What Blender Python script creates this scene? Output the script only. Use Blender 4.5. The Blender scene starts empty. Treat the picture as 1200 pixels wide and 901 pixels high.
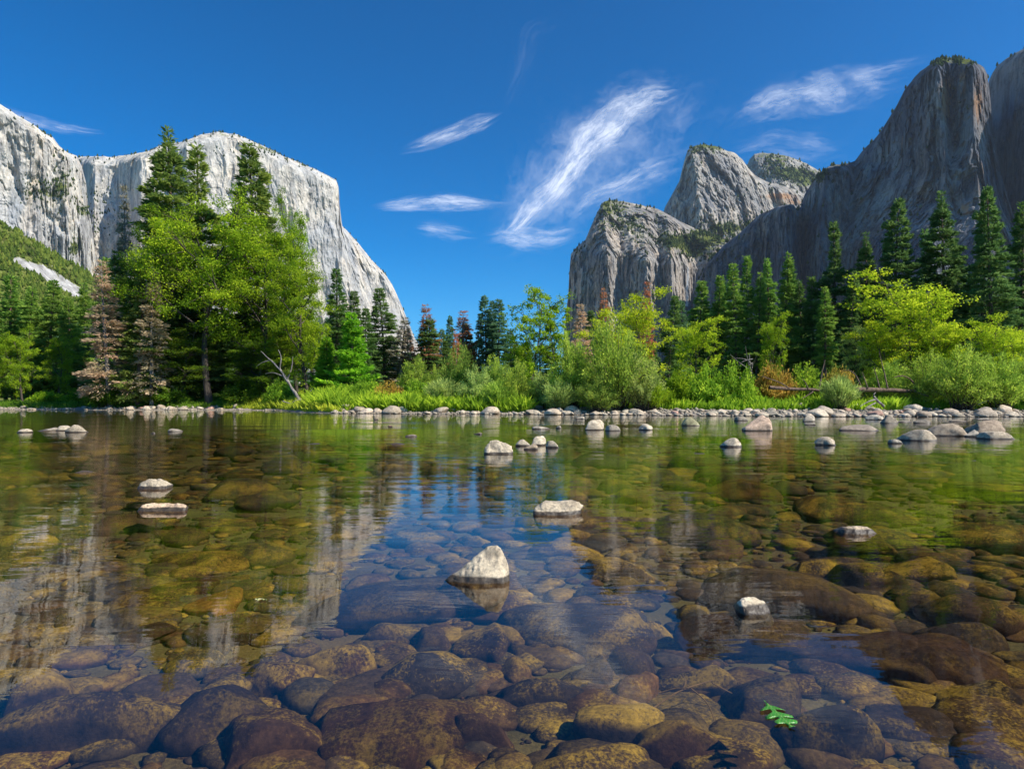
import bpy, bmesh, math, random
import numpy as np
from math import radians as R, pi

# ------------------------------------------------------------------ camera, sky, sun
SC = bpy.context.scene
COL = SC.collection
F, CX, HY, H = 780.0, 600.0, 470.0, 1.3      # focal length, centre, horizon of the 1200 px frame; eye height
cd = bpy.data.cameras.new('camera'); cam = bpy.data.objects.new('camera', cd); COL.objects.link(cam)
cam.location = (0, 0, H); cam.rotation_euler = (R(90), 0, 0)
cd.sensor_width = 36; cd.lens = 36*F/1200; cd.shift_y = 19.5/1200
cd.clip_start = 0.1; cd.clip_end = 90000
SC.camera = cam

SUN_AZ, SUN_EL = 113.0, 44.0                  # degrees clockwise from the view direction, degrees up
SKY = 0.077
w = bpy.data.worlds.new('World'); SC.world = w; w.use_nodes = True
nt = w.node_tree; bg = nt.nodes['Background']
sk = nt.nodes.new('ShaderNodeTexSky'); sk.sky_type = 'NISHITA'; sk.sun_disc = False
sk.sun_elevation = R(SUN_EL); sk.sun_rotation = R(SUN_AZ)
sk.altitude = 1500; sk.air_density = 1.0; sk.dust_density = 0.6; sk.ozone_density = 3.0
hs = nt.nodes.new('ShaderNodeHueSaturation'); hs.inputs['Saturation'].default_value = 1.25
wb = nt.nodes.new('ShaderNodeMix'); wb.data_type = 'RGBA'; wb.blend_type = 'MULTIPLY'; wb.inputs[0].default_value = 1
wb.inputs[7].default_value = (0.68, 1.03, 1.17, 1); nt.links.new(sk.outputs[0], wb.inputs[6])
nt.links.new(wb.outputs[2], hs.inputs['Color']); gm = nt.nodes.new('ShaderNodeGamma'); gm.inputs[1].default_value = 1.15
nt.links.new(hs.outputs[0], gm.inputs[0]); nt.links.new(gm.outputs[0], bg.inputs['Color'])
bg.inputs['Strength'].default_value = SKY
sd = bpy.data.lights.new('sun', 'SUN'); sun = bpy.data.objects.new('sun', sd); COL.objects.link(sun)
sd.energy = 5.0; sd.angle = R(0.53); sd.color = (1.0, 0.94, 0.84)
sun.rotation_euler = (R(90-SUN_EL), 0, R(-SUN_AZ+180)); sun.location = (60, -20, 60)
SC.view_settings.view_transform = 'Standard'; SC.view_settings.look = 'None'
SC.view_settings.exposure = 0.45; SC.view_settings.gamma = 1.0; SC.view_settings.use_curve_mapping = False
SC.cycles.use_denoising = True
SC.cycles.max_bounces = 6; SC.cycles.diffuse_bounces = 3; SC.cycles.glossy_bounces = 2
SC.cycles.transmission_bounces = 3; SC.cycles.transparent_max_bounces = 12; SC.cycles.volume_bounces = 0
SC.cycles.caustics_reflective = False; SC.cycles.caustics_refractive = False

rng = np.random.default_rng(7)
random.seed(7)
def at(px, py, Y):
    """the point at distance Y that is seen at photo pixel px, py"""
    return ((px-CX)/F*Y, Y, H+(HY-py)/F*Y)
def ywater(py, z=0.0): return (H-z)*F/(py-HY)

# ------------------------------------------------------------------ object helpers
def mesh(name, V, Fs, mat=None, smooth=False, attrs=None):
    V = np.asarray(V, dtype=np.float32); Fs = np.asarray(Fs, dtype=np.int32)
    me = bpy.data.meshes.new(name); n = Fs.shape[1]
    me.vertices.add(len(V)); me.vertices.foreach_set('co', V.ravel())
    me.loops.add(Fs.size); me.loops.foreach_set('vertex_index', Fs.ravel())
    me.polygons.add(len(Fs)); me.polygons.foreach_set('loop_start', np.arange(0, Fs.size, n, dtype=np.int32))
    me.polygons.foreach_set('loop_total', np.full(len(Fs), n, dtype=np.int32))
    me.polygons.foreach_set('use_smooth', np.full(len(Fs), smooth))
    for k, (dom, arr) in (attrs or {}).items():
        a = me.attributes.new(k, 'FLOAT', dom); a.data.foreach_set('value', np.asarray(arr, dtype=np.float32).ravel())
    me.update(calc_edges=True)
    if mat: me.materials.append(mat)
    return me
def link(name, me, parent=None, loc=(0,0,0), rot=(0,0,0), scale=(1,1,1)):
    o = bpy.data.objects.new(name, me); COL.objects.link(o)
    o.location = loc; o.rotation_euler = rot; o.scale = scale
    if parent: o.parent = parent
    return o
def tag(o, label, cat=None, group=None, kind=None):
    if label: o['label'] = label
    if cat: o['category'] = cat
    if group: o['group'] = group
    if kind: o['kind'] = kind
    return o
def bm_mesh(name, bm, mat, smooth=True):
    me = bpy.data.meshes.new(name); bm.to_mesh(me); bm.free()
    if mat: me.materials.append(mat)
    me.polygons.foreach_set('use_smooth', [smooth]*len(me.polygons)); me.update()
    return me
def grid_faces(nr, nc):
    i = np.arange(nr*nc).reshape(nr, nc)
    return np.stack([i[:-1,:-1], i[1:,:-1], i[1:,1:], i[:-1,1:]], -1).reshape(-1, 4)

# ------------------------------------------------------------------ noise
def _h(x, y, z, s):
    n = (x.astype(np.int64)*374761393 + y.astype(np.int64)*668265263 + z.astype(np.int64)*2246822519 + s*3266489917) & 0xffffffff
    n = ((n ^ (n >> 13))*1274126177) & 0xffffffff
    n = ((n ^ (n >> 16))*2654435761) & 0xffffffff
    return (n ^ (n >> 15)).astype(np.float64)/2147483647.5 - 1
def vnoise(x, y, z, s=0):
    x, y, z = np.broadcast_arrays(np.asarray(x, float), np.asarray(y, float), np.asarray(z, float))
    a, b, c = np.floor(x), np.floor(y), np.floor(z)
    u, v, t = x-a, y-b, z-c
    u, v, t = [q*q*q*(q*(q*6-15)+10) for q in (u, v, t)]
    r = 0
    for i in (0, 1):
        for j in (0, 1):
            for k in (0, 1):
                r = r + _h(a+i, b+j, c+k, s)*(u if i else 1-u)*(v if j else 1-v)*(t if k else 1-t)
    return r
def fbm(x, y, z, o=4, s=0, ridge=False):
    r, a, n = 0, 1.0, 0
    for k in range(o):
        q = vnoise(x*2**k+k*7.3, y*2**k-k*3.1, z*2**k+k*1.7, s+k)
        if ridge: q = 1-2*np.abs(q)
        r = r + a*q; n += a; a *= 0.5
    return r/n
def unit(v): return v/np.maximum(np.linalg.norm(v, axis=-1, keepdims=True), 1e-9)

# ------------------------------------------------------------------ materials
class NT:
    def __init__(s, name):
        s.m = bpy.data.materials.new(name); s.m.use_nodes = True; s.t = s.m.node_tree; s.t.nodes.clear()
        s.out = s.n('OutputMaterial')
    def n(s, typ, **kw):
        o = s.t.nodes.new('ShaderNode'+typ)
        for k, v in kw.items():
            if k[0] == '_': setattr(o, k[1:], v)
            else:
                i = o.inputs[int(k[1:])] if k[0] == 'i' and k[1:].isdigit() else o.inputs[k.replace('__', ' ')]
                s.put(i, v)
        return o
    def put(s, i, v):
        if isinstance(v, bpy.types.NodeSocket): s.t.links.new(v, i)
        elif isinstance(v, bpy.types.Node): s.t.links.new(v.outputs[0], i)
        else:
            if i.type == 'RGBA' and len(v) == 3: v = (*v, 1)
            i.default_value = v
    def math(s, op, a, b=0.5, c=None, clamp=False):
        o = s.n('Math', _operation=op, _use_clamp=clamp, i0=a, i1=b)
        if c is not None: s.put(o.inputs[2], c)
        return o.outputs[0]
    def mix(s, f, a, b, mode='MIX'):
        o = s.n('Mix', _data_type='RGBA', _blend_type=mode)
        s.put(o.inputs[0], f); s.put(o.inputs[6], a); s.put(o.inputs[7], b); return o.outputs[2]
    def noise(s, vec, scale, detail=5, rough=0.55, dist=0.0):
        return s.n('TexNoise', Vector=vec, Scale=scale, Detail=detail, Roughness=rough, Distortion=dist).outputs[0]
    def ramp(s, f, lo, hi):
        return s.n('MapRange', _clamp=True, i0=f, i1=lo, i2=hi).outputs[0]
    def mapping(s, vec, sc=(1,1,1), rot=(0,0,0), loc=(0,0,0)):
        return s.n('Mapping', Vector=vec, Scale=sc, Rotation=rot, Location=loc).outputs[0]

def leaf_mat(name, trans=0.4, gloss=True):
    m = NT(name); oi = m.n('ObjectInfo')
    t = m.n('Attribute', _attribute_name='tint').outputs['Fac']
    c = m.n('HueSaturation', Color=oi.outputs['Color'], Hue=m.math('MULTIPLY_ADD', t, -0.05, 0.525),
            Saturation=1.0, Value=m.math('MULTIPLY_ADD', t, 1.0, 0.5))
    d = m.n('BsdfDiffuse', Color=c.outputs[0]); tr = m.n('BsdfTranslucent', Color=c.outputs[0])
    x = m.n('MixShader', i0=trans, i1=d, i2=tr)
    g = m.n('BsdfGlossy', Color=(1,1,1), Roughness=0.45); x2 = m.n('MixShader', i0=0.03, i1=x, i2=g)
    m.t.links.new((x2 if gloss else x).outputs[0], m.out.inputs[0]); return m.m
def bark_mat(name, a, b):
    m = NT(name); tc = m.n('TexCoord').outputs['Object']
    f = m.noise(m.mapping(tc, (1,1,0.25)), 5, 5)
    c = m.mix(m.ramp(f, 0.35, 0.65), a, b)
    bs = m.n('BsdfPrincipled', Base__Color=c, Roughness=0.9)
    bp = m.n('Bump', Height=f, Strength=0.6, Distance=0.08); m.put(bs.inputs['Normal'], bp)
    m.t.links.new(bs.outputs[0], m.out.inputs[0]); return m.m
LEAF = leaf_mat('foliage', 0.5, False); NEEDLE = leaf_mat('needles', 0.45, False)
BARK = bark_mat('bark', (0.035,0.026,0.02), (0.10,0.075,0.055))
BARK_PINE = bark_mat('pine_bark', (0.07,0.045,0.03), (0.20,0.13,0.09))
DEAD = bark_mat('weathered_wood', (0.10,0.085,0.075), (0.34,0.30,0.26))

def granite_stone():
    """river granite: pale and dry above the waterline, a dark wet band at it, brown and gold algae below it"""
    m = NT('river_granite'); geo = m.n('NewGeometry'); oi = m.n('ObjectInfo')
    tc = m.n('TexCoord').outputs['Object']
    wp = geo.outputs['Position']; sep = m.n('SeparateXYZ', Vector=wp)
    n1 = m.noise(wp, 6, 6, 0.6); n2 = m.noise(wp, 60, 4, 0.7); n3 = m.noise(m.mapping(wp, (1,1,1), loc=(9,4,2)), 2.2, 5, 0.6, 0.6)
    rnd = m.math('FRACT', m.math('ADD', oi.outputs['Random'], m.math('MULTIPLY', m.n('Attribute', _attribute_name='tint').outputs['Fac'], 7.3)))
    dry = m.mix(m.ramp(n1, 0.35, 0.68), (0.32,0.28,0.225), (0.64,0.58,0.48))
    dry = m.mix(m.math('MULTIPLY', m.ramp(n2, 0.45, 0.75), 0.45), dry, (0.10,0.085,0.07))
    dry = m.mix(1.0, dry, m.mix(rnd, (0.70,0.67,0.62), (1.1,1.07,1.0)), 'MULTIPLY')
    dry = m.mix(1.0, dry, oi.outputs['Color'], 'MULTIPLY')
    under = m.mix(m.ramp(n1, 0.35, 0.7), (0.032,0.023,0.019), (0.12,0.080,0.045))
    under = m.mix(m.ramp(rnd, 0.0, 1.0), under, m.mix(0.6, under, (0.10,0.085,0.07)))
    up = m.n('SeparateXYZ', Vector=geo.outputs['Normal']).outputs[2]
    under = m.mix(1.0, under, oi.outputs['Color'], 'MULTIPLY')
    r2_ = m.n('TexWhiteNoise', _noise_dimensions='1D', W=m.math('ADD', rnd, 4.7)).outputs[0]
    under = m.mix(1.0, under, m.mix(r2_, (0.78,0.86,1.08), (1.38,1.0,0.78)), 'MULTIPLY')
    fine = m.math('MULTIPLY', n2, 0.5)
    gold = m.ramp(m.math('ADD', m.math('MULTIPLY', n3, 0.8), fine), 0.62, 0.75)
    gold = m.math('MULTIPLY', gold, m.ramp(up, 0.15, 0.8))
    gold = m.math('MULTIPLY', gold, m.math('MULTIPLY_ADD', m.n('TexWhiteNoise', _noise_dimensions='1D', W=rnd).outputs[0], 0.9, 0.15))
    under = m.mix(m.math('MULTIPLY', gold, 0.85), under, (0.52,0.34,0.06))
    zz = m.math('ADD', sep.outputs[2], m.math('MULTIPLY_ADD', n1, 0.05, -0.03))
    wet = m.ramp(zz, 0.034, 0.046)
    band = m.mix(0.5, (0.035,0.028,0.022), (0.10,0.075,0.05))
    c = m.mix(wet, band, dry); c = m.mix(m.ramp(zz, -0.02, 0.004), under, c)
    n4 = m.noise(wp, 26, 6, 0.75, 0.3)
    c = m.mix(1.0, c, m.mix(m.ramp(n4, 0.36, 0.64), (0.55,0.55,0.58), (1.35,1.32,1.25)), 'MULTIPLY')
    bs = m.n('BsdfPrincipled', Base__Color=c, Roughness=m.math('MULTIPLY_ADD', wet, 0.35, 0.5))
    m.put(bs.inputs['Specular IOR Level'], m.math('MULTIPLY', m.ramp(sep.outputs[2], -0.01, 0.01), 0.45))
    bp = m.n('Bump', Height=m.math('ADD', n1, m.math('MULTIPLY', n2, 0.3)), Strength=0.55, Distance=0.022); m.put(bs.inputs['Normal'], bp)
    m.t.links.new(bs.outputs[0], m.out.inputs[0]); return m.m
STONE = granite_stone()

def ground_mat():
    m = NT('valley_ground'); geo = m.n('NewGeometry'); wp = geo.outputs['Position']; z = m.n('SeparateXYZ', Vector=wp).outputs[2]
    n1 = m.noise(wp, 1.6, 6, 0.6, 0.4); n2 = m.noise(wp, 45, 3, 0.7); n3 = m.noise(wp, 0.25, 4)
    bed = m.mix(m.ramp(n1, 0.3, 0.7), (0.045,0.030,0.012), (0.20,0.13,0.04))
    bed = m.mix(m.math('MULTIPLY', m.ramp(n2, 0.42, 0.7), 0.5), bed, (0.30,0.21,0.08))
    bed = m.mix(m.math('MULTIPLY', m.ramp(n3, 0.42, 0.62), 0.5), bed, (0.10,0.11,0.03))
    bar = m.mix(m.ramp(n2, 0.35, 0.65), (0.20,0.165,0.13), (0.34,0.29,0.24))
    bank = m.mix(m.ramp(n1, 0.35, 0.65), (0.035,0.06,0.012), (0.10,0.12,0.03))
    c = m.mix(m.ramp(z, -0.03, 0.03), bed, bar); c = m.mix(m.ramp(z, 0.55, 0.85), c, bank)
    bs = m.n('BsdfPrincipled', Base__Color=c, Roughness=0.95)
    bp = m.n('Bump', Height=m.math('ADD', n1, m.math('MULTIPLY', n2, 0.3)), Strength=0.8, Distance=0.04); m.put(bs.inputs['Normal'], bp)
    m.t.links.new(bs.outputs[0], m.out.inputs[0]); return m.m

def water_mat():
    m = NT('river_water'); wp = m.n('NewGeometry').outputs['Position']
    a = m.noise(m.mapping(wp, (0.55,1.9,1), (0,0,R(-9))), 1.0, 3, 0.5, 0.3)
    b = m.noise(m.mapping(wp, (1.6,5.2,1), (0,0,R(-14))), 1.5, 3, 0.55, 0.4)
    c = m.noise(m.mapping(wp, (0.10,0.25,1), (0,0,R(5))), 1.0, 3, 0.5)
    amp = m.math('MULTIPLY_ADD', m.ramp(c, 0.38, 0.62), 0.9, 0.35)
    yy = m.n('SeparateXYZ', Vector=wp).outputs[1]      # the water lies calmer in the shelter of the near boulders
    for (rx, ry, sx_, sy_, k_) in ((-5.5, 40, 11, 9, 3.0), (-36, 62, 16, 14, 2.0), (-22, 16, 5, 4, 1.2)):      # riffles
        dv = m.n('VectorMath', _operation='MULTIPLY_ADD', i0=wp, i1=(1/sx_, 1/sy_, 0), i2=(-rx/sx_, -ry/sy_, 0))
        ln = m.n('VectorMath', _operation='LENGTH', i0=dv.outputs[0]).outputs['Value']
        amp = m.math('ADD', amp, m.math('MULTIPLY', m.ramp(ln, 1.4, 0.2), m.math('MULTIPLY', m.ramp(c, 0.4, 0.62), k_)))
    amp = m.math('MULTIPLY', amp, m.math('MULTIPLY_ADD', m.ramp(yy, 3.0, 12.0), 0.75, 0.25))
    h = m.math('MULTIPLY', m.math('ADD', a, m.math('MULTIPLY', b, 0.22)), amp)
    bp = m.n('Bump', Height=h, Strength=1.0, Distance=0.015)
    fr = m.n('Fresnel', IOR=1.333, Normal=bp)
    tr = m.n('BsdfTransparent', Color=(0.82,0.81,0.69)); gl = m.n('BsdfGlossy', Color=(1,1,1), Roughness=0.015, Normal=bp)
    x = m.n('MixShader', i0=fr, i1=tr, i2=gl)
    m.t.links.new(x.outputs[0], m.out.inputs[0]); return m.m

def cliff_mat(name, pale, grey, rust, streak=0.5, sc=1.0, vegc=((0.05,0.075,0.02),(0.22,0.24,0.06)), vegup=0.72):
    m = NT(name); geo = m.n('NewGeometry'); wp = geo.outputs['Position']
    v1 = m.mapping(wp, (0.012*sc, 0.012*sc, 0.0022*sc)); v2 = m.mapping(wp, (0.045*sc, 0.045*sc, 0.006*sc))
    big = m.noise(m.mapping(wp, (0.004*sc,)*3), 1, 5, 0.6, 0.5); s1 = m.noise(v1, 1, 6, 0.62, 0.6); s2 = m.noise(v2, 1, 6, 0.65)
    blot = m.noise(m.mapping(wp, (0.02*sc,)*3), 1, 6, 0.65, 0.3)
    c = m.mix(m.ramp(big, 0.38, 0.62), grey, pale)
    c = m.mix(m.math('MULTIPLY', m.ramp(s1, 0.5, 0.72), 0.6), c, rust)
    c = m.mix(m.math('MULTIPLY', m.ramp(s2, 0.48, 0.66), streak), c, tuple(x*0.32 for x in grey))
    c = m.mix(m.math('MULTIPLY', m.ramp(blot, 0.52, 0.7), streak*0.9), c, tuple(x*0.45 for x in grey))
    jt = None
    for (sx_, sz_, lo_, hi_, of_) in ((0.035, 0.007, 0.007, 0.022, 3.0), (0.016, 0.0035, 0.004, 0.016, 11.0), (0.022, 0.05, 0.004, 0.016, 23.0)):      # joints and cracks in the granite
        nn_ = m.noise(m.mapping(wp, (sx_*sc, sx_*sc, sz_*sc), loc=(of_, of_, of_)), 1, 4, 0.6, 0.8)
        q_ = m.ramp(m.math('ABSOLUTE', m.math('SUBTRACT', nn_, 0.5)), hi_, lo_)
        jt = q_ if jt is None else m.math('MAXIMUM', jt, q_)
    jm = m.math('MULTIPLY', jt, m.ramp(blot, 0.36, 0.56))
    c = m.mix(m.math('MULTIPLY', jm, 0.5), c, tuple(x*0.25 for x in grey))
    slab = m.noise(m.mapping(wp, (0.009*sc, 0.009*sc, 0.004*sc), loc=(5,1,7)), 1, 2, 0.4, 1.5)
    c = m.mix(m.ramp(slab, 0.5, 0.53), c, m.mix(1.0, c, (0.80,0.83,0.88), 'MULTIPLY'))
    ru = m.n('Attribute', _attribute_name='rust').outputs['Fac']
    c = m.mix(m.ramp(m.math('ADD', ru, m.math('MULTIPLY_ADD', s2, 1.6, -0.8)), 0.40, 0.78), c, (0.48,0.29,0.17))
    up = m.n('SeparateXYZ', Vector=geo.outputs['Normal']).outputs[2]
    veg = m.n('Attribute', _attribute_name='veg').outputs['Fac']
    vn = m.noise(m.mapping(wp, (0.03*sc,)*3), 1, 5, 0.7)
    vf = m.math('ADD', m.math('MULTIPLY', m.ramp(up, vegup-0.12, vegup+0.12), 0.38), m.math('MULTIPLY', veg, 0.75))
    vf = m.ramp(m.math('ADD', vf, m.math('MULTIPLY_ADD', vn, 1.2, -0.6)), 0.42, 0.55)
    vc = m.mix(m.ramp(m.noise(m.mapping(wp, (0.06*sc,)*3), 1, 4, 0.7), 0.35, 0.65), vegc[0], vegc[1])
    c = m.mix(vf, c, vc)
    tal = m.n('Attribute', _attribute_name='talus').outputs['Fac']
    c = m.mix(m.ramp(m.math('ADD', tal, m.math('MULTIPLY_ADD', vn, 2.4, -1.2)), 0.42, 0.5), c, m.mix(m.ramp(blot,.4,.6), (0.25,0.24,0.23), (0.55,0.53,0.50)))
    bs = m.n('BsdfDiffuse', Color=c, Roughness=0.6)
    hh = m.math('SUBTRACT', m.math('ADD', m.math('MULTIPLY', s2, 1.0), m.math('MULTIPLY', blot, 1.3)), m.math('MULTIPLY', jm, 0.35))
    bp = m.n('Bump', Height=hh, Strength=0.6, Distance=9.0/sc); m.put(bs.inputs['Normal'], bp)
    m.t.links.new(bs.outputs[0], m.out.inputs[0]); return m.m

# ------------------------------------------------------------------ ground and water
SHX = np.array([-3000,-400,-120,-74.5,-61,-39.8,-33,-30,-24,-18.5,0,11.9,21.5,28.7,41.6,80,400,3000.])
SHY = np.array([ 700, 160, 104, 101, 97, 96, 93, 88, 76, 71,66,62,57,56.5,56,60,110,700.])
def shore(X): return np.interp(X, SHX, SHY)
def ground_z(X, Y):
    X = np.asarray(X, float); Y = np.asarray(Y, float)
    s = (Y-shore(X))*0.85 + 0.7*fbm(X*0.35, Y*0.35, 0, 3, 5)
    amp = np.interp(X, [-90,-60,-44,-34,-24,-12,0,40], [1.0,1.0,2.0,2.8,2.3,1.5,0.95,0.95])
    tau = np.interp(X, [-60,-40,-20,0], [5,6,8,9])
    land = amp*(1-np.exp(-np.maximum(s,0)/tau)) + 0.004*np.clip(s-40, 0, 600)
    land = land + 0.10*fbm(X*0.5, Y*0.5, 0, 3, 9)*np.clip(s/4, 0, 1)
    dmax = np.interp(X, [-60,-20,10,40], [0.6,0.5,0.42,0.36])
    deep = -dmax*(1-np.exp(np.minimum(s,0)/14))-0.02
    near = -0.27-0.06*np.clip(-X/3, 0, 1)*np.clip((6-Y)/4, 0, 1)
    k = np.clip((Y-5)/14, 0, 1)
    bed = near*(1-k)+deep*k + 0.035*fbm(X*0.8, Y*0.8, 0, 4, 3)
    behind = np.clip((-1.5-Y)/8, 0, 1)
    bed = bed*(1-behind)+1.0*behind
    return np.where(s > 0, land, bed)
def axis(dense, step, far, n):
    a = np.arange(0, dense, step); b = dense+np.expm1(np.linspace(0, 1, n)*math.log(1+(far-dense)/ (dense*0.12)))*(dense*0.12)
    return np.concatenate([a, b])
gx = axis(5, 0.07, 8000, 210); gx = np.concatenate([-gx[::-1][:-1], gx])
gy = np.concatenate([-np.geomspace(1, 600, 26)[::-1], axis(9, 0.07, 8000, 330)])
GX, GY = np.meshgrid(gx, gy)
GZ = ground_z(GX, GY)
g = link('ground', mesh('ground', np.stack([GX,GY,GZ], -1).reshape(-1,3), grid_faces(len(gy), len(gx))[:, ::-1], ground_mat(), True))
tag(g, 'valley floor with golden brown river bed and green far bank', kind='structure')
wv = [(-900,-14,0),(900,-14,0),(900,260,0),(-900,260,0)]
wo = link('water', mesh('water', wv, [[0,1,2,3]], water_mat())); tag(wo, 'clear shallow river reflecting cliffs and blue sky', kind='structure')

# ------------------------------------------------------------------ cliffs
def cliff(name, label, crest, lines, mat, nx, ny, base=474, amp=(40,16,5), freq=(0.004,0.02,0.09), back=500, round_=0.10, roundd=160,
          jag=1.2, veg=None, talus=None, rust=None, vstretch=0.22, seed=0, top_drop=0.06, crag=0):
    """a rock face: crest outline and depth given along its ridge lines, then broken up by ribs, cracks and blocks; the top runs back to real depth"""
    cx = np.array([c[0] for c in crest], float); cy = np.array([c[1] for c in crest], float)
    px = np.linspace(cx[0], cx[-1], nx)
    cp = np.interp(px, cx, cy) + jag*fbm(px*0.13, 0.5, seed, 4, seed)
    t = np.linspace(0, 1, ny)**1.15
    PX = np.repeat(px[None], ny, 0); PY = cp[None]+(base-cp[None])*t[:, None]
    K = []
    for ln in lines:                       # each line: (py, px, D) from top to base
        a = np.array(ln, float); K.append((np.interp(PY, a[:,0], a[:,1]), np.interp(PY, a[:,0], a[:,2])))
    D = K[0][1].copy()
    for (x0, d0), (x1, d1) in zip(K[:-1], K[1:]):
        f = (PX-x0)/np.maximum(x1-x0, 0.5)
        D = np.where(f > 0, d0+(d1-d0)*np.clip(f, 0, 1), D)
    edge = np.clip(1-(PY-cp[None])/(round_*110), 0, 1)
    D = D + roundd*(1-np.sqrt(np.clip(1-edge**2, 0, 1)))
    dx = (PX-CX)/F; dz = (HY-PY)/F
    X, Y, Z = dx*D, D, H+dz*D
    warp = fbm(X*0.006, Y*0.006, Z*0.006, 3, seed+50)*1.2
    big = fbm(X*freq[0]+warp*.3, Y*freq[0], Z*freq[0]*0.6, 3, seed+1)
    ribs = fbm(X*freq[1]+warp*.35, Y*freq[1], Z*freq[1]*vstretch+warp*.15, 4, seed+2, True)
    blocks = fbm(X*freq[2], Y*freq[2], Z*freq[2]*0.5, 3, seed+3)
    blocks = blocks + (crag/max(amp[2],1))*(fbm(X*0.022+warp, Y*0.022, Z*0.016, 4, seed+12, True)*0.6)*-1
    st = fbm(X*0.011, Y*0.011, Z*0.0042+warp*.2, 4, seed+30)*4.2; st = (np.floor(st)+np.clip((st-np.floor(st))*5, 0, 1))/4.2      # broken slabs and ledges
    st2 = fbm(X*0.028, Y*0.028, Z*0.02, 3, seed+35)*3.0; st2 = (np.floor(st2)+np.clip((st2-np.floor(st2))*4, 0, 1))/3.0
    rough = np.clip(fbm(X*0.005, Y*0.005, Z*0.005, 2, seed+8)*1.5+0.9, 0.35, 1.6)
    ease0 = np.clip((PY-cp[None])/10, 0.05, 1)
    ease = np.clip((PY-cp[None])/6, 0.15, 1)
    D2 = D + (3.2*crag*st+1.1*crag*st2)*ease0 + (amp[0]*big + (-amp[1]*ribs + amp[2]*blocks)*rough)*ease
    X, Y, Z = dx*D2, D2, H+dz*D2
    P = np.stack([X, Y, Z], -1)
    nb = 8; rows = []
    for k in range(nb, 0, -1):
        f = k/nb; q = P[0].copy(); s = back*f; q[:,0] += dx[0]*s; q[:,1] += s; q[:,2] -= s*top_drop + 6*k*(1+fbm(px*0.1, k, 3, 2, seed)); rows.append(q)
    P = np.concatenate([np.stack(rows), P])
    V = np.zeros(PX.shape); T = np.zeros(PX.shape)
    for (x, y, rx, ry, s) in (veg or []):
        V += s*np.exp(-(((PX-x)/rx)**2+((PY-y)/ry)**2))
    for (x0, y0, x1, y1, r, s) in (talus or []):
        l2 = (x1-x0)**2+(y1-y0)**2; f = np.clip(((PX-x0)*(x1-x0)+(PY-y0)*(y1-y0))/l2, 0, 1)
        T = np.maximum(T, s*np.exp(-((PX-x0-f*(x1-x0))**2+(PY-y0-f*(y1-y0))**2)/r**2))
    U = np.zeros(PX.shape)
    for (x, y, rx, ry, s) in (rust or []): U += s*np.exp(-(((PX-x)/rx)**2+((PY-y)/ry)**2))
    pad = lambda A, v: np.concatenate([np.full((nb, nx), v), A])
    me = mesh(name, P.reshape(-1,3), grid_faces(ny+nb, nx), mat, False, {'veg': ('POINT', pad(V, 0.35)), 'talus': ('POINT', pad(T, 0)), 'rust': ('POINT', pad(U, 0))})
    o = link(name, me); tag(o, label, kind='structure')
    return dict(P=P[nb:], V=V, T=T, PX=PX, PY=PY, crest=P[nb])

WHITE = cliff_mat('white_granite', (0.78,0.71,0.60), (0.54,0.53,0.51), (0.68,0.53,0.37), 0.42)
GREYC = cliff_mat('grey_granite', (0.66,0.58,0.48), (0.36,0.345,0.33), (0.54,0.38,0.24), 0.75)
SHADEC = cliff_mat('shade_toned_granite', (0.38,0.36,0.345), (0.12,0.135,0.17), (0.36,0.23,0.14), 0.85)  # blue-grey tone and strong streaks put the unlit walls' shade into the colour
cl_e = cliff('cliff', 'tall white granite monolith with a sheer face and a rounded shoulder',
    [(84,200),(92,184),(110,183),(130,184),(160,180),(175,176),(190,170),(215,166),(235,158),(255,155),(275,157),(300,167),(330,182),(360,194),(385,206),(394,212),(397,220),(398,240),(401,265),(420,285),(435,304),(450,319),(460,334),(470,356),(478,376),(486,396),(500,420),(520,460)],
    [[(150,84,2760),(474,84,2720)], [(150,112,2600),(474,108,2520)], [(150,135,2640),(474,138,2560)], [(150,165,2500),(474,165,2420)], [(150,200,2500),(474,205,2420)], [(150,218,2430),(474,225,2340)], [(150,232,2470),(474,240,2360)],
     [(150,300,2560),(474,310,2440)], [(150,372,2760),(474,380,2640)], [(150,394,2850),(260,397,2800),(474,430,2760)], [(150,402,3200),(260,404,3000),(474,500,3000)], [(150,520,3300),(474,525,3300)]],
    WHITE, 680, 340, amp=(50,27,5), freq=(0.004,0.0135,0.07), seed=3, roundd=140, crag=6, veg=[(115,250,18,30,0.25),(300,178,60,7,0.2)], rust=[(330,250,30,60,0.25),(170,240,30,40,0.2),(150,290,20,30,0.3)])
cl_f = cliff('cliff', 'pale buttress of broken granite beside the gully and above the green slope',
    [(-90,80),(-40,100),(0,122),(25,138),(40,147),(52,156),(62,161),(70,172),(80,179),(90,183),(96,196),(101,215),(103,240),(107,262),(110,285),(113,310),(118,340),(124,400)],
    [[(60,-90,1560),(474,-90,1500)], [(60,30,1830),(474,30,1740)], [(60,45,1830),(474,45,1730)], [(60,62,1930),(300,62,1850)], [(60,76,1930),(300,75,1850)], [(60,96,2130),(300,100,2060)], [(60,106,2350),(474,124,2300)]],
    WHITE, 330, 340, amp=(40,30,6), freq=(0.006,0.015,0.07), seed=21, roundd=100, crag=9,
    veg=[(50,225,22,16,0.6),(75,215,14,25,0.5),(98,250,10,14,0.7),(88,290,8,14,0.9)], talus=[(97,262,103,275,9,1.0),(103,275,92,312,6,1.0)])
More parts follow.
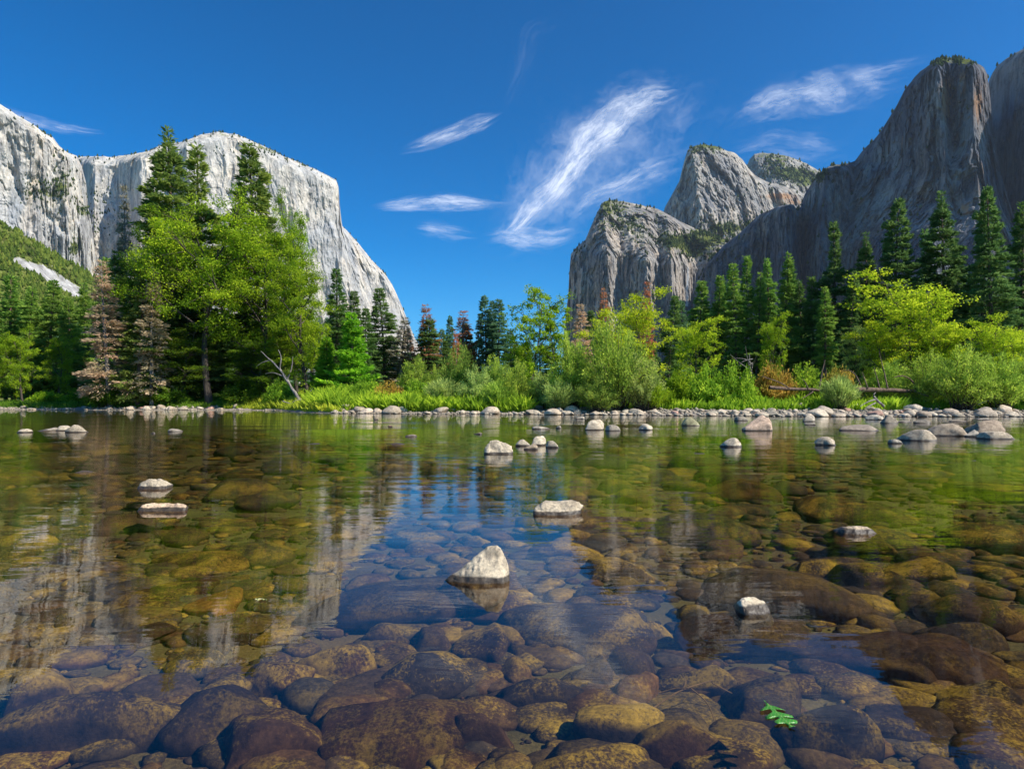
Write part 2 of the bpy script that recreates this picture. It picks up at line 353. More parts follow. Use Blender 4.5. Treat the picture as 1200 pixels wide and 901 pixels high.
cl_a = cliff('cliff', 'lower grey rock peak with a shadowed sheer front and a scrubby lit upper slope',
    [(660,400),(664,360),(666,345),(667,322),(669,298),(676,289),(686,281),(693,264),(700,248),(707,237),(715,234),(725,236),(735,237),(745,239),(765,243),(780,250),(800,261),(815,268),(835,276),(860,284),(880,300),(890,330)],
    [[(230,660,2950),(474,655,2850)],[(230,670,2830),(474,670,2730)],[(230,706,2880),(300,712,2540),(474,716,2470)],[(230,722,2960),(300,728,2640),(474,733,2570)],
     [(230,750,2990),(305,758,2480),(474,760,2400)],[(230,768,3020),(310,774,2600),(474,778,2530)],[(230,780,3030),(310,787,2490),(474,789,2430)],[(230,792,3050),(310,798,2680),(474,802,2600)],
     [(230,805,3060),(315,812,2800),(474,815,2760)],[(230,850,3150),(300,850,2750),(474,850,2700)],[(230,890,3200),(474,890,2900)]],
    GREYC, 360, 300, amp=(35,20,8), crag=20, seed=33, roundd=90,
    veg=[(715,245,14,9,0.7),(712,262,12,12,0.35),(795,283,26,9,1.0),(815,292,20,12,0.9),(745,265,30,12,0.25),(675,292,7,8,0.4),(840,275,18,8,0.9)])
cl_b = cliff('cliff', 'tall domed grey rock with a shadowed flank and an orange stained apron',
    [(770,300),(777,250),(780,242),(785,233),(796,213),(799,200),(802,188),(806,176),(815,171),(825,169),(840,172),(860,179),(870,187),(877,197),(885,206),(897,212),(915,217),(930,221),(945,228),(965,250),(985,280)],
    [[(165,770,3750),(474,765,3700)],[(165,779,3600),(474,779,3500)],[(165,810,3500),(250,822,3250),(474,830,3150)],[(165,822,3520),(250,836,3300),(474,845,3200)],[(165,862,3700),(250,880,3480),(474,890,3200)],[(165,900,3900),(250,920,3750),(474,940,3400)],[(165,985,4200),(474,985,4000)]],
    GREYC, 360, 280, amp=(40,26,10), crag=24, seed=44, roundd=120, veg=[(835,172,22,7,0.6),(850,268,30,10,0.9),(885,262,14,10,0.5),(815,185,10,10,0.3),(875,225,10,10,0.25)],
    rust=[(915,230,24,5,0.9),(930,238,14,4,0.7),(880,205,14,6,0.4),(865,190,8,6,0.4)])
cl_c = cliff('cliff', 'distant grey ridge with a green meadow slope behind the domed rock',
    [(862,300),(872,205),(878,188),(884,180),(897,179),(910,181),(925,184),(937,188),(947,193),(957,199),(966,205),(985,225),(1010,260)],
    [[(170,862,4700),(474,862,4500)],[(170,885,4600),(474,885,4000)],[(170,920,4700),(220,920,4300),(474,920,3900)],[(170,1010,5000),(474,1010,4300)]],
    GREYC, 220, 160, amp=(50,28,10), crag=26, seed=55, roundd=120, veg=[(925,203,28,8,1.1),(905,188,20,6,0.5),(945,212,16,8,0.9)])
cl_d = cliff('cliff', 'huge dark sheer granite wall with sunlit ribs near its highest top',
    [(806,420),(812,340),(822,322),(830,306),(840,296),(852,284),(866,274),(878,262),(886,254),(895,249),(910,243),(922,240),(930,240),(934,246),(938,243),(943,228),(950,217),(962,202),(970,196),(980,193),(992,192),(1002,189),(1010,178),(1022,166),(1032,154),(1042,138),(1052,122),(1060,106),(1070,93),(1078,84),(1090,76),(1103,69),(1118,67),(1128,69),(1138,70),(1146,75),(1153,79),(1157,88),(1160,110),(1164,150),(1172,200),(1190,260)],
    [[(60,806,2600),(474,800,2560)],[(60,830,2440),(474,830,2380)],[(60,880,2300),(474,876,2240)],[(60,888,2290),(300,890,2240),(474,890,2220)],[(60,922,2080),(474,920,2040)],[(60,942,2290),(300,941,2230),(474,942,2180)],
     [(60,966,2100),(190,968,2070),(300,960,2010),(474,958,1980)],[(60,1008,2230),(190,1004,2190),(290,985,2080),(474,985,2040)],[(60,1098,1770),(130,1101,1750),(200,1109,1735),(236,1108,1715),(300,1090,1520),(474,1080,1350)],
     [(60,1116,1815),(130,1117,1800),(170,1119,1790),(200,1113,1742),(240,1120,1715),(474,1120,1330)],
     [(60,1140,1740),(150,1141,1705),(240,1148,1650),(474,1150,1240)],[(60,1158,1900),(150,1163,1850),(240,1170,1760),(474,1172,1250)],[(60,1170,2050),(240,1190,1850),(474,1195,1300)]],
    SHADEC, 640, 440, crag=17, amp=(30,24,7), freq=(0.005,0.013,0.08), seed=66, roundd=70, vstretch=0.12,
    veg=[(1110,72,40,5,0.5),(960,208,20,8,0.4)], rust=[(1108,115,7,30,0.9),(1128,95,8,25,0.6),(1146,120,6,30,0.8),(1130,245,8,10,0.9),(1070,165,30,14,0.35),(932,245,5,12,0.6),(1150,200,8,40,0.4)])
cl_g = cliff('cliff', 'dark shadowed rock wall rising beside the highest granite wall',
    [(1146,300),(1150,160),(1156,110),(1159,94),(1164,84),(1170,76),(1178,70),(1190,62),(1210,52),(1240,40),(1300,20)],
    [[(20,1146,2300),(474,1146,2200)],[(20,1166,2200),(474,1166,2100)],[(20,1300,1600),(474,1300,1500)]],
    SHADEC, 130, 260, amp=(25,16,5), seed=77, roundd=80, veg=[(1165,235,12,30,0.2)])
HILL = cliff_mat('shrub_slope', (0.15,0.16,0.04), (0.07,0.09,0.025), (0.20,0.16,0.06), 0.3, 3.0)
cl_h = cliff('hillside', 'green brushy hillside with a pale talus streak below the buttress',
    [(-120,215),(-60,236),(0,262),(25,273),(45,288),(70,303),(95,316),(112,328),(135,345),(165,370),(210,410),(260,440)],
    [[(200,-120,760),(474,-120,420)],[(200,25,950),(300,25,860),(474,25,420)],[(200,110,1100),(330,110,1020),(474,110,450)],[(200,260,1300),(474,260,500)]],
    HILL, 260, 200, amp=(10,4,3), freq=(0.008,0.03,0.12), seed=88, roundd=60, veg=[(40,320,200,200,0.55)],
    talus=[(20,306,50,318,4.5,1.15),(50,318,90,342,6.5,1.15)], jag=1.5)

wf = []
for q_ in np.linspace(0, 1, 14): wf.append(at(806-1.2*q_+0.3*math.sin(q_*9), 313+46*q_, 2545))
def waterfall():
    P = np.array(wf); a = np.arange(8)*pi/4; r_ = np.interp(np.linspace(0,1,14), [0,.2,1], [1.5,3.2,6.5])*(1+0.25*np.sin(np.arange(14)*2.1))
    V = P[:,None]+np.stack([np.cos(a)[None]*r_[:,None], np.sin(a)[None]*r_[:,None], np.zeros((14,8))], -1)
    i = np.arange(112).reshape(14,8); Q = np.stack([i[:-1], np.roll(i[:-1],-1,1), np.roll(i[1:],-1,1), i[1:]], -1).reshape(-1,4)
    m = NT('falling_water'); d = m.n('BsdfDiffuse', Color=(0.85,0.88,0.9)); x = m.n('MixShader', i0=m.math('MULTIPLY', m.noise(m.mapping(m.n('NewGeometry').outputs['Position'], (.3,.3,.03)), 1, 4), 0.8), i1=m.n('BsdfTransparent', Color=(1,1,1)), i2=d)
    m.t.links.new(x.outputs[0], m.out.inputs[0])
    tag(link('waterfall', mesh('waterfall', V.reshape(-1,3), Q, m.m, True)), 'thin distant waterfall dropping in the dark cleft', 'waterfall')
waterfall()

# scrub and little trees on the far rocks: nobody could count them
def scrub(name, label, srcs, n, hgt, col, seed):
    r = np.random.default_rng(seed); Vs, Fs, T = [], [], []
    for cl, cnt, hs_, rim in srcs:
        P = cl['P']; ny, nx = P.shape[:2]
        gx_ = np.gradient(P, axis=1); gy_ = np.gradient(P, axis=0); N = unit(np.cross(gy_, gx_)); up = np.abs(N[...,2])
        wgt = (np.clip(cl['V'],0,1.2)**1.5*1.6 + 0.5*np.clip(up-0.6,0,1)*0.5)*(cl['T']<0.3)
        wgt *= np.clip(fbm(cl['PX']*0.15, cl['PY']*0.15, 0, 3, seed)+0.45, 0.02, 1)*(cl['PY']<440)
        wgt[:3] += rim*np.clip(fbm(cl['PX'][:3]*0.25, 1, 0, 2, seed)+0.25, 0, 1)
        wgt = wgt.ravel()/wgt.sum()
        idx = r.choice(nx*ny, cnt, p=wgt)
        base = P.reshape(-1,3)[idx]
        h = hs_*hgt*base[:,1]/2600*r.uniform(0.5,1.4,cnt)
        Vs.append(base); Fs.append(h); 
    base = np.concatenate(Vs); h = np.concatenate(Fs); m = len(base)
    ang = np.arange(5)*2*pi/5; rings = [(-0.1,0.16),(0.15,0.32),(0.45,0.24),(0.75,0.12)]
    V = []
    for (z, rr) in rings:
        a = ang[None]+r.uniform(0,1,(m,1)); jr = rr*r.uniform(0.7,1.35,(m,5))*h[:,None]
        V.append(np.stack([base[:,0:1]+np.cos(a)*jr, base[:,1:2]+np.sin(a)*jr, base[:,2:3]+z*h[:,None]+r.normal(0,0.03,(m,5))*h[:,None]], -1))
    V = np.stack(V,1).reshape(m,20,3); top = base[:,None]+np.array([0,0,1.0])*h[:,None,None]
    V = np.concatenate([V, top],1); q = []
    for k in range(3):
        for j in range(5):
            a,b,c,d = k*5+j, k*5+(j+1)%5, (k+1)*5+(j+1)%5, (k+1)*5+j; q += [(a,b,c),(a,c,d)]
    q += [(15+j, 15+(j+1)%5, 20) for j in range(5)]
    q = np.array(q); Fa = (np.arange(m)[:,None,None]*21+q[None]).reshape(-1,3)
    tint = np.repeat(r.uniform(0,1,m), len(q))
    o = link(name, mesh(name, V.reshape(-1,3), Fa, NEEDLE, False, {'tint':('FACE',tint)})); o.color = (*col,1)
    tag(o, label, kind='stuff')
scrub('vegetation', 'tiny pines and scrub along the rims and ledges of the rocks',
      [(cl_e,380,.6,.25),(cl_f,420,.75,.3),(cl_a,1000,.8,.12),(cl_b,420,.75,.1),(cl_c,450,.7,.1),(cl_d,330,1.0,.35),(cl_g,60,1.0,.3)], 0, 14, (0.075,0.11,0.035), 5)
scrub('vegetation', 'dense brush and small trees covering the near hillside', [(cl_h,5200,1.0,.3)], 0, 19, (0.14,0.20,0.035), 6)

# ------------------------------------------------------------------ clouds: thin cirrus sheets 4 km up
def cloud_mat():
    m = NT('cirrus'); uv = m.n('UVMap').outputs[0]; s = m.n('SeparateXYZ', Vector=uv); oi = m.n('ObjectInfo')
    off = m.math('MULTIPLY', oi.outputs['Random'], 40.0)
    vec = m.n('CombineXYZ', X=m.math('ADD', s.outputs[0], off), Y=s.outputs[1], Z=0.0).outputs[0]
    wv = m.n('TexNoise', Vector=vec, Scale=1.3, Detail=3).outputs[1]
    vec2 = m.n('VectorMath', _operation='MULTIPLY_ADD', i0=wv, i1=(1.1,0.55,0), i2=vec).outputs[0]
    f1 = m.noise(m.mapping(vec2, (1.1,3.6,1)), 1.6, 10, 0.68, 0.15); f2 = m.noise(m.mapping(vec2, (0.9,6.5,1), (0,0,R(20))), 1.4, 9, 0.72)
    f = m.math('ADD', m.math('MULTIPLY', f1, 0.55), m.math('MULTIPLY', f2, 0.45))
    v = m.math('ABSOLUTE', m.math('MULTIPLY_ADD', s.outputs[1], 2.0, -1.0))
    e = m.n('Attribute', _attribute_name='fade').outputs['Fac']
    ed = m.math('MULTIPLY', m.math('SUBTRACT', 1.0, m.math('POWER', v, 2.0)), e)
    fc = m.math('MULTIPLY_ADD', f, 2.2, -0.6)
    a = m.math('MULTIPLY', m.ramp(m.math('MULTIPLY_ADD', ed, 0.5, fc), 0.56, 1.65), m.math('POWER', m.math('MAXIMUM', ed, 0.0), 0.7))
    a = m.math('MULTIPLY', a, m.math('MULTIPLY_ADD', m.ramp(m.noise(m.mapping(vec, (1,1.6,1), loc=(3,5,0)), 1.7, 4, 0.6), 0.36, 0.6), 0.8, 0.2))
    a = m.math('MULTIPLY', a, m.n('SeparateColor', Color=oi.outputs['Color']).outputs[0], clamp=True)
    a = m.math('MULTIPLY', a, m.math('MULTIPLY_ADD', a, -0.18, 1.0))
    d = m.n('BsdfTranslucent', Color=(0.8,0.8,0.8)); d2 = m.n('BsdfDiffuse', Color=(0.8,0.8,0.8))
    dd = m.n('AddShader', i0=d, i1=d2)
    x = m.n('MixShader', i0=a, i1=m.n('BsdfTransparent', Color=(1,1,1)), i2=dd)
    m.t.links.new(x.outputs[0], m.out.inputs[0]); return m.m
CIRRUS = cloud_mat()
def cloud(label, pts, alt, dens, lift=0):
    """pts: (px, py, half width px, fade) along the streak, laid out on a level sheet at height alt"""
    a = np.array(pts, float); n = 60
    s = np.concatenate([[0], np.cumsum(np.hypot(np.diff(a[:,0]), np.diff(a[:,1])))]); tt = np.linspace(0, s[-1], n)
    x, y, wd, fd = [np.interp(tt, s, a[:,k]) for k in range(4)]
    for _ in range(6):
        for q in (x, y, wd, fd): q[1:-1] = (q[:-2]+2*q[1:-1]+q[2:])/4
    tx, ty = np.gradient(x), np.gradient(y); l = np.hypot(tx, ty); nx_, ny_ = -ty/l, tx/l
    rows = []; uv = []; fa = []
    for v in np.linspace(-1, 1, 13):
        X, Y = x+nx_*wd*v, y+ny_*wd*v
        el = (HY-Y)/F; D = (alt-H)/np.maximum(el, 0.05)
        rows.append(np.stack([(X-CX)/F*D, D, np.full(n, alt)], -1)); uv.append(np.stack([tt/60.0, np.full(n, (v+1)/2)], -1)); fa.append(fd)
    V = np.stack(rows).reshape(-1,3); Fc = grid_faces(13, n)
    me = mesh('cloud', V, Fc, CIRRUS, True, {'fade': ('POINT', np.stack(fa).ravel())})
    ul = me.uv_layers.new(name='UVMap'); U = np.stack(uv).reshape(-1,2)[Fc.ravel()]; ul.data.foreach_set('uv', U.astype(np.float32).ravel())
    o = link('cloud', me); o.color = (dens, dens, dens, 1)
    return tag(o, label, 'cloud', 'thin wispy cirrus clouds')
cloud('largest bright white cirrus streak climbing diagonally from low wisps to a feathered tip',
      [(588,285,6,0),(608,262,14,.8),(625,240,20,1),(650,222,20,1),(672,195,20,1),(690,165,24,1),(712,145,28,1),(735,130,26,.95),(765,112,22,.7),(805,104,12,0)], 4000, 1.7)
cloud('faint feathery veil spreading around the largest diagonal cirrus streak',
      [(570,285,15,0),(615,255,40,.6),(650,205,55,.7),(700,160,60,.7),(750,120,45,.6),(820,100,20,0)], 4150, 0.5)
cloud('broad thin milky veil behind the diagonal cirrus and its branches', [(560,290,20,0),(620,262,60,.7),(690,200,85,.8),(770,150,75,.7),(860,100,40,0)], 4500, 0.42)
cloud('broad wispy cloud fan at the foot of the largest diagonal streak',
      [(568,280,8,0),(590,276,14,.9),(615,280,16,1),(650,278,14,.8),(690,268,10,0)], 3950, 1.15)
cloud('thin curved cloud branch reaching from the diagonal streak toward the domed rock',
      [(655,268,8,0),(690,235,14,.8),(730,215,18,.8),(770,200,20,.7),(805,190,16,0)], 4060, 0.95)
cloud('small hooked cloud spur beside the middle of the diagonal streak', [(695,185,6,0),(712,172,10,.9),(735,164,8,0)], 4040, 1.1)
cloud('long flat pair of cloud bands level with the diagonal streak foot',
      [(430,244,4,0),(470,240,10,.9),(520,237,14,1),(560,239,10,.9),(600,238,6,0)], 3900, 1.15)
cloud('soft small cloud patch just below the long flat bands', [(485,266,8,0),(505,268,13,.8),(530,273,13,.8),(562,276,6,0)], 3880, 0.9)
cloud('narrow frayed cirrus wisp alone in the upper sky', [(465,178,5,0),(500,168,12,.8),(535,155,14,1),(560,145,13,.9),(590,132,6,0)], 4100, 1.0)
cloud('faint rising thread of cloud below the top of the sky', [(580,140,5,0),(605,105,12,.5),(615,60,18,.6),(625,35,16,.5),(680,20,8,0)], 4200, 0.13)
cloud('wide translucent wing shaped cloud beside the highest granite wall',
      [(845,150,8,0),(885,128,22,.8),(920,115,30,1),(970,108,34,1),(1020,100,28,.8),(1065,92,14,0)], 4300, 0.7)
cloud('very thin cloud line rising above the wing shaped cloud', [(950,100,6,0),(1000,88,12,.7),(1050,78,10,.6),(1100,66,5,0)], 4350, 0.7)
cloud('pale smear of cloud above the distant meadow ridge', [(850,180,10,0),(900,168,24,.7),(950,172,26,.7),(1000,180,14,0)], 4250, 0.6)
cloud('thin slanting cirrus strip above the pale buttress', [(-30,118,8,0),(25,138,10,.8),(70,150,8,.9),(130,157,5,0)], 4500, 0.95)

# ------------------------------------------------------------------ wood and foliage builders
def tubes(chains, sides=5):
    """chains: list of (points (n,3), radii (n,)) -> vertices, quads"""
    V, Q = [], []; off = 0
    for P, r in chains:
        P = np.asarray(P, float); r = np.asarray(r, float); n = len(P)
        T = unit(np.gradient(P, axis=0)); ref = np.where(np.abs(T[:,2:3]) > 0.9, np.array([[1.,0,0]]), np.array([[0,0,1.]]))
        A = unit(np.cross(T, ref)); B = np.cross(T, A); a = np.arange(sides)*2*pi/sides
        ring = P[:,None]+r[:,None,None]*(np.cos(a)[None,:,None]*A[:,None]+np.sin(a)[None,:,None]*B[:,None])
        V.append(ring.reshape(-1,3)); i = np.arange(n*sides).reshape(n, sides)+off
        Q.append(np.stack([i[:-1], np.roll(i[:-1],-1,1), np.roll(i[1:],-1,1), i[1:]], -1).reshape(-1,4)); off += n*sides
    return np.concatenate(V), np.concatenate(Q)
def leaves(C, A, W, l, wd):
    l = np.asarray(l)[:,None]; wd = np.asarray(wd)[:,None]
    V = np.stack([C, C+A*l*0.5+W*wd*0.5, C+A*l, C+A*l*0.5-W*wd*0.5], 1).reshape(-1,3)
    return V, np.arange(len(V)).reshape(-1,4)
def rv(r, n): return unit(r.normal(size=(n,3)))

def conifer(seed, h, rad, base=0.12, step=0.42, per=5, prof=0.8, droop=0.25, llen=0.55, lwid=0.16, dens=1.0, clump=0.0, tilt=0.0, irregular=0.3, bark=BARK_PINE, tr=0.011):
    """whorls of drooping boughs carrying sprays of needles; returns (trunk mesh, crown mesh)"""
    r = np.random.default_rng(seed)
    zs = np.arange(base*h, h*0.985, step); zs = zs+r.normal(0, step*0.3, len(zs))
    zz = np.repeat(zs, per); nb = len(zz); f = np.clip((zz/h-base)/(1-base), 0, 1)
    env = rad*np.clip((1-f)**prof, 0.02, 1)*np.clip(0.45+f*3.5, 0, 1)
    sect = 1+irregular*fbm(zz*0.35, r.uniform(0,9), 0, 3, seed)*1.6
    L = env*r.uniform(0.42,1.15,nb)*np.clip(sect,0.35,1.5)
    keep = r.uniform(size=nb) < (0.75+0.25*(f>0.3)); 
    if clump > 0: keep &= (fbm(zz*0.5, np.arange(nb)*0.37, 0, 2, seed+3) > -clump)
    az = r.uniform(0, 2*pi, nb); pitch = np.interp(f, [0,0.35,0.8,1], [-0.35,-0.1,0.25,0.9])+r.normal(0,0.20,nb)
    zz, L, az, pitch, f = [q[keep] for q in (zz, L, az, pitch, f)]; nb = len(zz)
    sway = lambda z: np.stack([0.012*h*np.sin(z/h*3+seed), 0.012*h*np.cos(z/h*2.3+seed*2), np.zeros_like(z)], -1)
    d = np.stack([np.cos(az)*np.cos(pitch), np.sin(az)*np.cos(pitch), np.sin(pitch)], -1)
    start = sway(zz)+np.stack([0*zz,0*zz,zz],-1)
    pt = lambda i, u: start[i]+d[i]*(L[i]*u)[:,None]+np.stack([0*u,0*u,-droop*L[i]*u**2+0.10*L[i]*u**4],-1)
    cnt = np.maximum((L*22*dens).astype(int), 6); idx = np.repeat(np.arange(nb), cnt); m = len(idx)
    u = r.uniform(0.15 if clump==0 else 0.4, 1, m)**0.55
    side = np.stack([-np.sin(az), np.cos(az), 0*az],-1)[idx]
    lat = r.normal(0, 1, m)*(0.10+0.22*L[idx]*(1-u)*np.clip(u*2,0,1)+0.12)
    if clump > 0:
        cu = np.round(u*3)/3; u = np.clip(cu+r.normal(0,0.07,m),0.2,1.03); lat = r.normal(0,0.28,m)+np.sign(r.normal(size=m))*0.12*L[idx]*(1-u)
    C = pt(idx, u)+side*lat[:,None]; C[:,2] += r.normal(0, 0.10+clump*0.18, m)
    A = unit(d[idx]*0.8+side*np.sign(lat)[:,None]*0.7+rv(r,m)*(0.55+clump*0.9)+np.array([0,0,clump*0.5])); W = unit(np.cross(A, rv(r,m)+np.array([0,0,0.35])))
    V, Q = leaves(C, A, W, llen*r.uniform(0.7,1.2,m), lwid*r.uniform(0.7,1.3,m))
    # leader
    tint = np.clip(0.5+0.22*r.normal(size=nb)[idx]+0.14*r.normal(size=m), 0, 1)
    crown = mesh('crown', V, Q, NEEDLE, False, {'tint':('FACE', tint)})
    tz = np.linspace(0, h*0.99, 14); P = sway(tz)*(tz[:,None]/h)**0.5; P = sway(tz); P[:,2] = tz
    ch = [(P, tr*h*(1-tz/h)**0.8+0.02)]
    Vt, Qt = tubes(ch, 7)
    bsel = np.arange(0, nb, 2); br = [(np.stack([pt(np.array([i]), np.array([q]))[0] for q in (0,0.5,0.85)]), np.array([0.035,0.025,0.01])*(0.5+L[i]/3)) for i in bsel]
    Vb, Qb = tubes(br, 3)
    trunk = mesh('trunk', np.concatenate([Vt,Vb]), np.concatenate([Qt, Qb+len(Vt)]), bark, True)
    return trunk, crown

def broadleaf(seed, h, rad, base=0.3, limbs=9, leaf=0.24, n=24000, lean=0.0, spread=1.0, clus=0.72, flat=0.6, bark=BARK, trunk_r=0.02, sub=5, up=0.5, gap=0.0):
    r = np.random.default_rng(seed)
    tz = np.linspace(0, 1, 12); P = np.stack([lean*h*tz**1.3*0.3+0.03*h*np.sin(tz*4+seed), 0.03*h*np.cos(tz*3+seed), tz*h*0.82], -1)
    chains = [(P, trunk_r*h*(1-tz*0.85))]; tips = []; wts = []
    for k in range(limbs):
        f = base+(0.97-base)*(k+r.uniform(0.1,0.9))/limbs; i = f*11; p0 = P[int(i)]+(P[min(int(i)+1,11)]-P[int(i)])*(i%1)
        az = k*2.4+r.uniform(-0.5,0.5); e = math.sin(pi*np.clip((f-base*0.6)/(1.12-base*0.6),0.05,1))**0.6
        Lk = rad*(0.45+0.65*e)*spread*r.uniform(0.8,1.1)
        el = r.uniform(0.25,0.6)+up*f
        d = np.array([math.cos(az)*math.cos(el), math.sin(az)*math.cos(el), math.sin(el)])
        s = np.linspace(0,1,6)[:,None]; q = p0+d*Lk*s+np.array([0,0,0.14*Lk])*s**2+np.cumsum(r.normal(0,0.05*Lk,(6,3)),0)*s
        chains.append((q, np.linspace(trunk_r*h*0.42*(1-f*0.5), 0.03, 6)))
        for j in range(sub):
            g_ = r.uniform(0.3,1.0); b0 = q[int(g_*4.99)]; dd = unit(d*0.6+r.normal(size=3)*0.75+np.array([0,0,0.25])); Ls = Lk*r.uniform(0.3,0.55)
            s3 = np.linspace(0,1,4)[:,None]; q2 = b0+dd*Ls*s3+r.normal(0,0.04*Ls,(4,3))*s3
            chains.append((q2, np.linspace(0.05,0.015,4)*h/20))
            for c in (1.0, 0.62): tips.append(b0+dd*Ls*c+r.normal(0,0.25,3)); wts.append(c*r.uniform(0.5,1.4))
        tips.append(q[-1]); wts.append(1.2)
    tips.append(P[-1]+np.array([0,0,rad*0.25])); wts.append(1.3)
    for j in range(int(limbs*0.6)):
        tips.append(P[-1]+r.normal(0,1,3)*np.array([rad*.28,rad*.28,rad*.2])); wts.append(1)
    tips = np.array(tips); wts = np.array(wts); wts /= wts.sum(); tips[:,2] = np.maximum(tips[:,2], base*h*0.55)
    idx = r.choice(len(tips), n, p=wts); cs = clus*r.uniform(0.6,1.35,len(tips))*rad/5
    off = rv(r, n)*(r.uniform(0,1,n)**0.45)[:,None]*cs[idx][:,None]*np.array([1.25,1.25,flat*1.25])
    C = tips[idx]+off+fbmv(tips[idx]+off, seed)*0.35
    A = unit(rv(r,n)+np.array([0,0,-0.25])); W = unit(np.cross(A, rv(r,n)+np.array([0,0,1.3])))
    sz = leaf*r.uniform(0.6,1.25,n); V, Q = leaves(C, A, W, sz, sz*0.65)
    tint = np.clip(0.48+0.22*r.normal(size=len(tips))[idx]+0.2*r.normal(size=n), 0, 1)
    crown = mesh('crown', V, Q, LEAF, False, {'tint':('FACE', tint)})
    Vt, Qt = tubes(chains, 6)
    return mesh('trunk', Vt, Qt, bark, True), crown
def fbmv(P, s):
    return np.stack([vnoise(P[:,0]*1.3, P[:,1]*1.3, P[:,2]*1.3, s+k) for k in (11,12,13)], -1)

def willow(seed, h, rad, stems=90, n=14000, leaf=0.22, aspect=0.22, erect=0.5, domed=True, bark=BARK):
    """a bush of many arching stems fanned from the ground, narrow leaves along them"""
    r = np.random.default_rng(seed); ch = []; C = []; A = []; cnt = n//stems
    tn = []
    for k in range(stems):
        az = r.uniform(0,2*pi); q = math.sqrt(r.uniform(0,1)); out = rad*q*0.92
        top = h*(1-0.62*q**2.2)*r.uniform(0.5,1.12) if domed else h*r.uniform(0.45,1.05)*(1-0.3*q)
        b = np.array([math.cos(az+r.normal(0,.6)), math.sin(az+r.normal(0,.6)), 0])*rad*0.25*r.uniform(0,1)
        e = np.array([math.cos(az)*out, math.sin(az)*out, top]); mid = (b*0.4+e*0.6)+np.array([0,0,h*0.12]); mid[:2] = b[:2]+(e[:2]-b[:2])*0.42
        s = np.linspace(0,1,6)[:,None]; p = (1-s)**2*b+2*s*(1-s)*mid+s**2*e
        ch.append((p, np.linspace(0.045,0.008,6)*h/4))
        u = r.uniform(0.12,1.0,cnt)**0.8; pp = (1-u[:,None])**2*b+2*u[:,None]*(1-u[:,None])*mid+u[:,None]**2*e
        t = unit(2*(1-u[:,None])*(mid-b)+2*u[:,None]*(e-mid))
        C.append(pp+r.normal(0,1,(cnt,3))*np.array([.3,.3,.22])*(0.25+rad*0.10)); A.append(unit(t*erect*1.6+rv(r,cnt)+np.array([0,0,0.2])))
        tn.append(np.full(cnt, r.normal(0,0.24)))
    C = np.concatenate(C); A = np.concatenate(A); m = len(C); C[:,2] = np.maximum(C[:,2], 0.05)
    W = unit(np.cross(A, rv(r,m))); l = leaf*r.uniform(0.7,1.3,m)
    V, Q = leaves(C, A, W, l, l*aspect)
    tint = np.clip(0.5+np.concatenate(tn)+0.15*r.normal(size=m), 0, 1)
    Vt, Qt = tubes(ch, 3)
    return mesh('stems', Vt, Qt, bark, True), mesh('crown', V, Q, LEAF, False, {'tint':('FACE', tint)})

PROTO = {}
def proto(kind, var, build, h, rad): PROTO[(kind, var)] = (build, h, rad)
for v, a in enumerate([(11,36,6.0),(12,34,5.6),(13,36,6.3)]):
    proto('pine', v, conifer(a[0], a[1], a[2], base=0.22, step=0.55, per=4, prof=0.85, droop=0.05, llen=0.66, lwid=0.17, dens=3.6, clump=0.36, irregular=0.5), a[1], a[2])
for v, a in enumerate([(21,30,4.0,.7),(22,30,4.5,.78),(23,28,3.7,.62),(24,32,5.0,.8)]):
    proto('fir', v, conifer(a[0], a[1], a[2], base=0.08, step=0.34, per=4, prof=a[3]*1.2, droop=0.22, llen=0.55, lwid=0.17, dens=1.75, irregular=0.55), a[1], a[2])
for v, a in enumerate([(14,36,6.2),(15,34,5.6),(16,36,6.6)]):
    proto('bigpine', v, conifer(a[0], a[1], a[2], base=0.12, step=0.42, per=4, prof=0.98, droop=0.15, llen=0.6, lwid=0.18, dens=2.0, irregular=0.6), a[1], a[2])
for v, a in enumerate([(31,22,3.2),(32,22,3.0)]):
    proto('dead', v, conifer(a[0], a[1], a[2], base=0.10, step=0.45, per=5, prof=0.75, droop=0.25, llen=0.45, lwid=0.13, dens=1.5, clump=0.0, irregular=0.6, bark=DEAD), a[1], a[2])
for v, a in enumerate([(35,14,3.6)]):
    proto('young', v, conifer(a[0], a[1], a[2], base=0.03, step=0.30, per=6, prof=0.8, droop=-0.12, llen=0.5, lwid=0.17, dens=1.9, irregular=0.3), a[1], a[2])
for v, a in enumerate([(41,24,7.5,0.36,11,30000,1.0),(42,22,6.5,0.2,12,28000,1.0),(43,20,6.0,0.15,12,24000,1.0)]):
    proto('broad', v, broadleaf(a[0], a[1], a[2], base=a[3], limbs=a[4], n=int(a[5]*1.2), spread=a[6], sub=10), a[1], a[2])
proto('airy', 0, broadleaf(51, 15, 3.6, base=0.22, limbs=15, n=9500, leaf=0.24, clus=0.75, flat=0.45, sub=4, up=0.2, trunk_r=0.011), 15, 3.6)
proto('airy', 1, broadleaf(52, 12, 4.4, base=0.10, limbs=15, n=15000, leaf=0.22, clus=0.9, flat=0.4, sub=5, up=0.35, trunk_r=0.011), 12, 4.4)
for v, a in enumerate([(61,5,4.2),(62,5,4.0),(63,5,3.6)]):
    proto('willow', v, willow(a[0], a[1], a[2], stems=110, n=17000, leaf=0.24, aspect=0.3), a[1], a[2])
for v, a in enumerate([(71,2.2,2.2),(72,2.0,2.4)]):
    proto('low', v, willow(a[0], a[1], a[2], stems=70, n=6500, leaf=0.20, aspect=0.5, erect=0.3, domed=True), a[1], a[2])
proto('reedy', 0, willow(75, 2.6, 2.0, stems=120, n=8000, leaf=0.34, aspect=0.14, erect=1.3, domed=False), 2.6, 2.0)

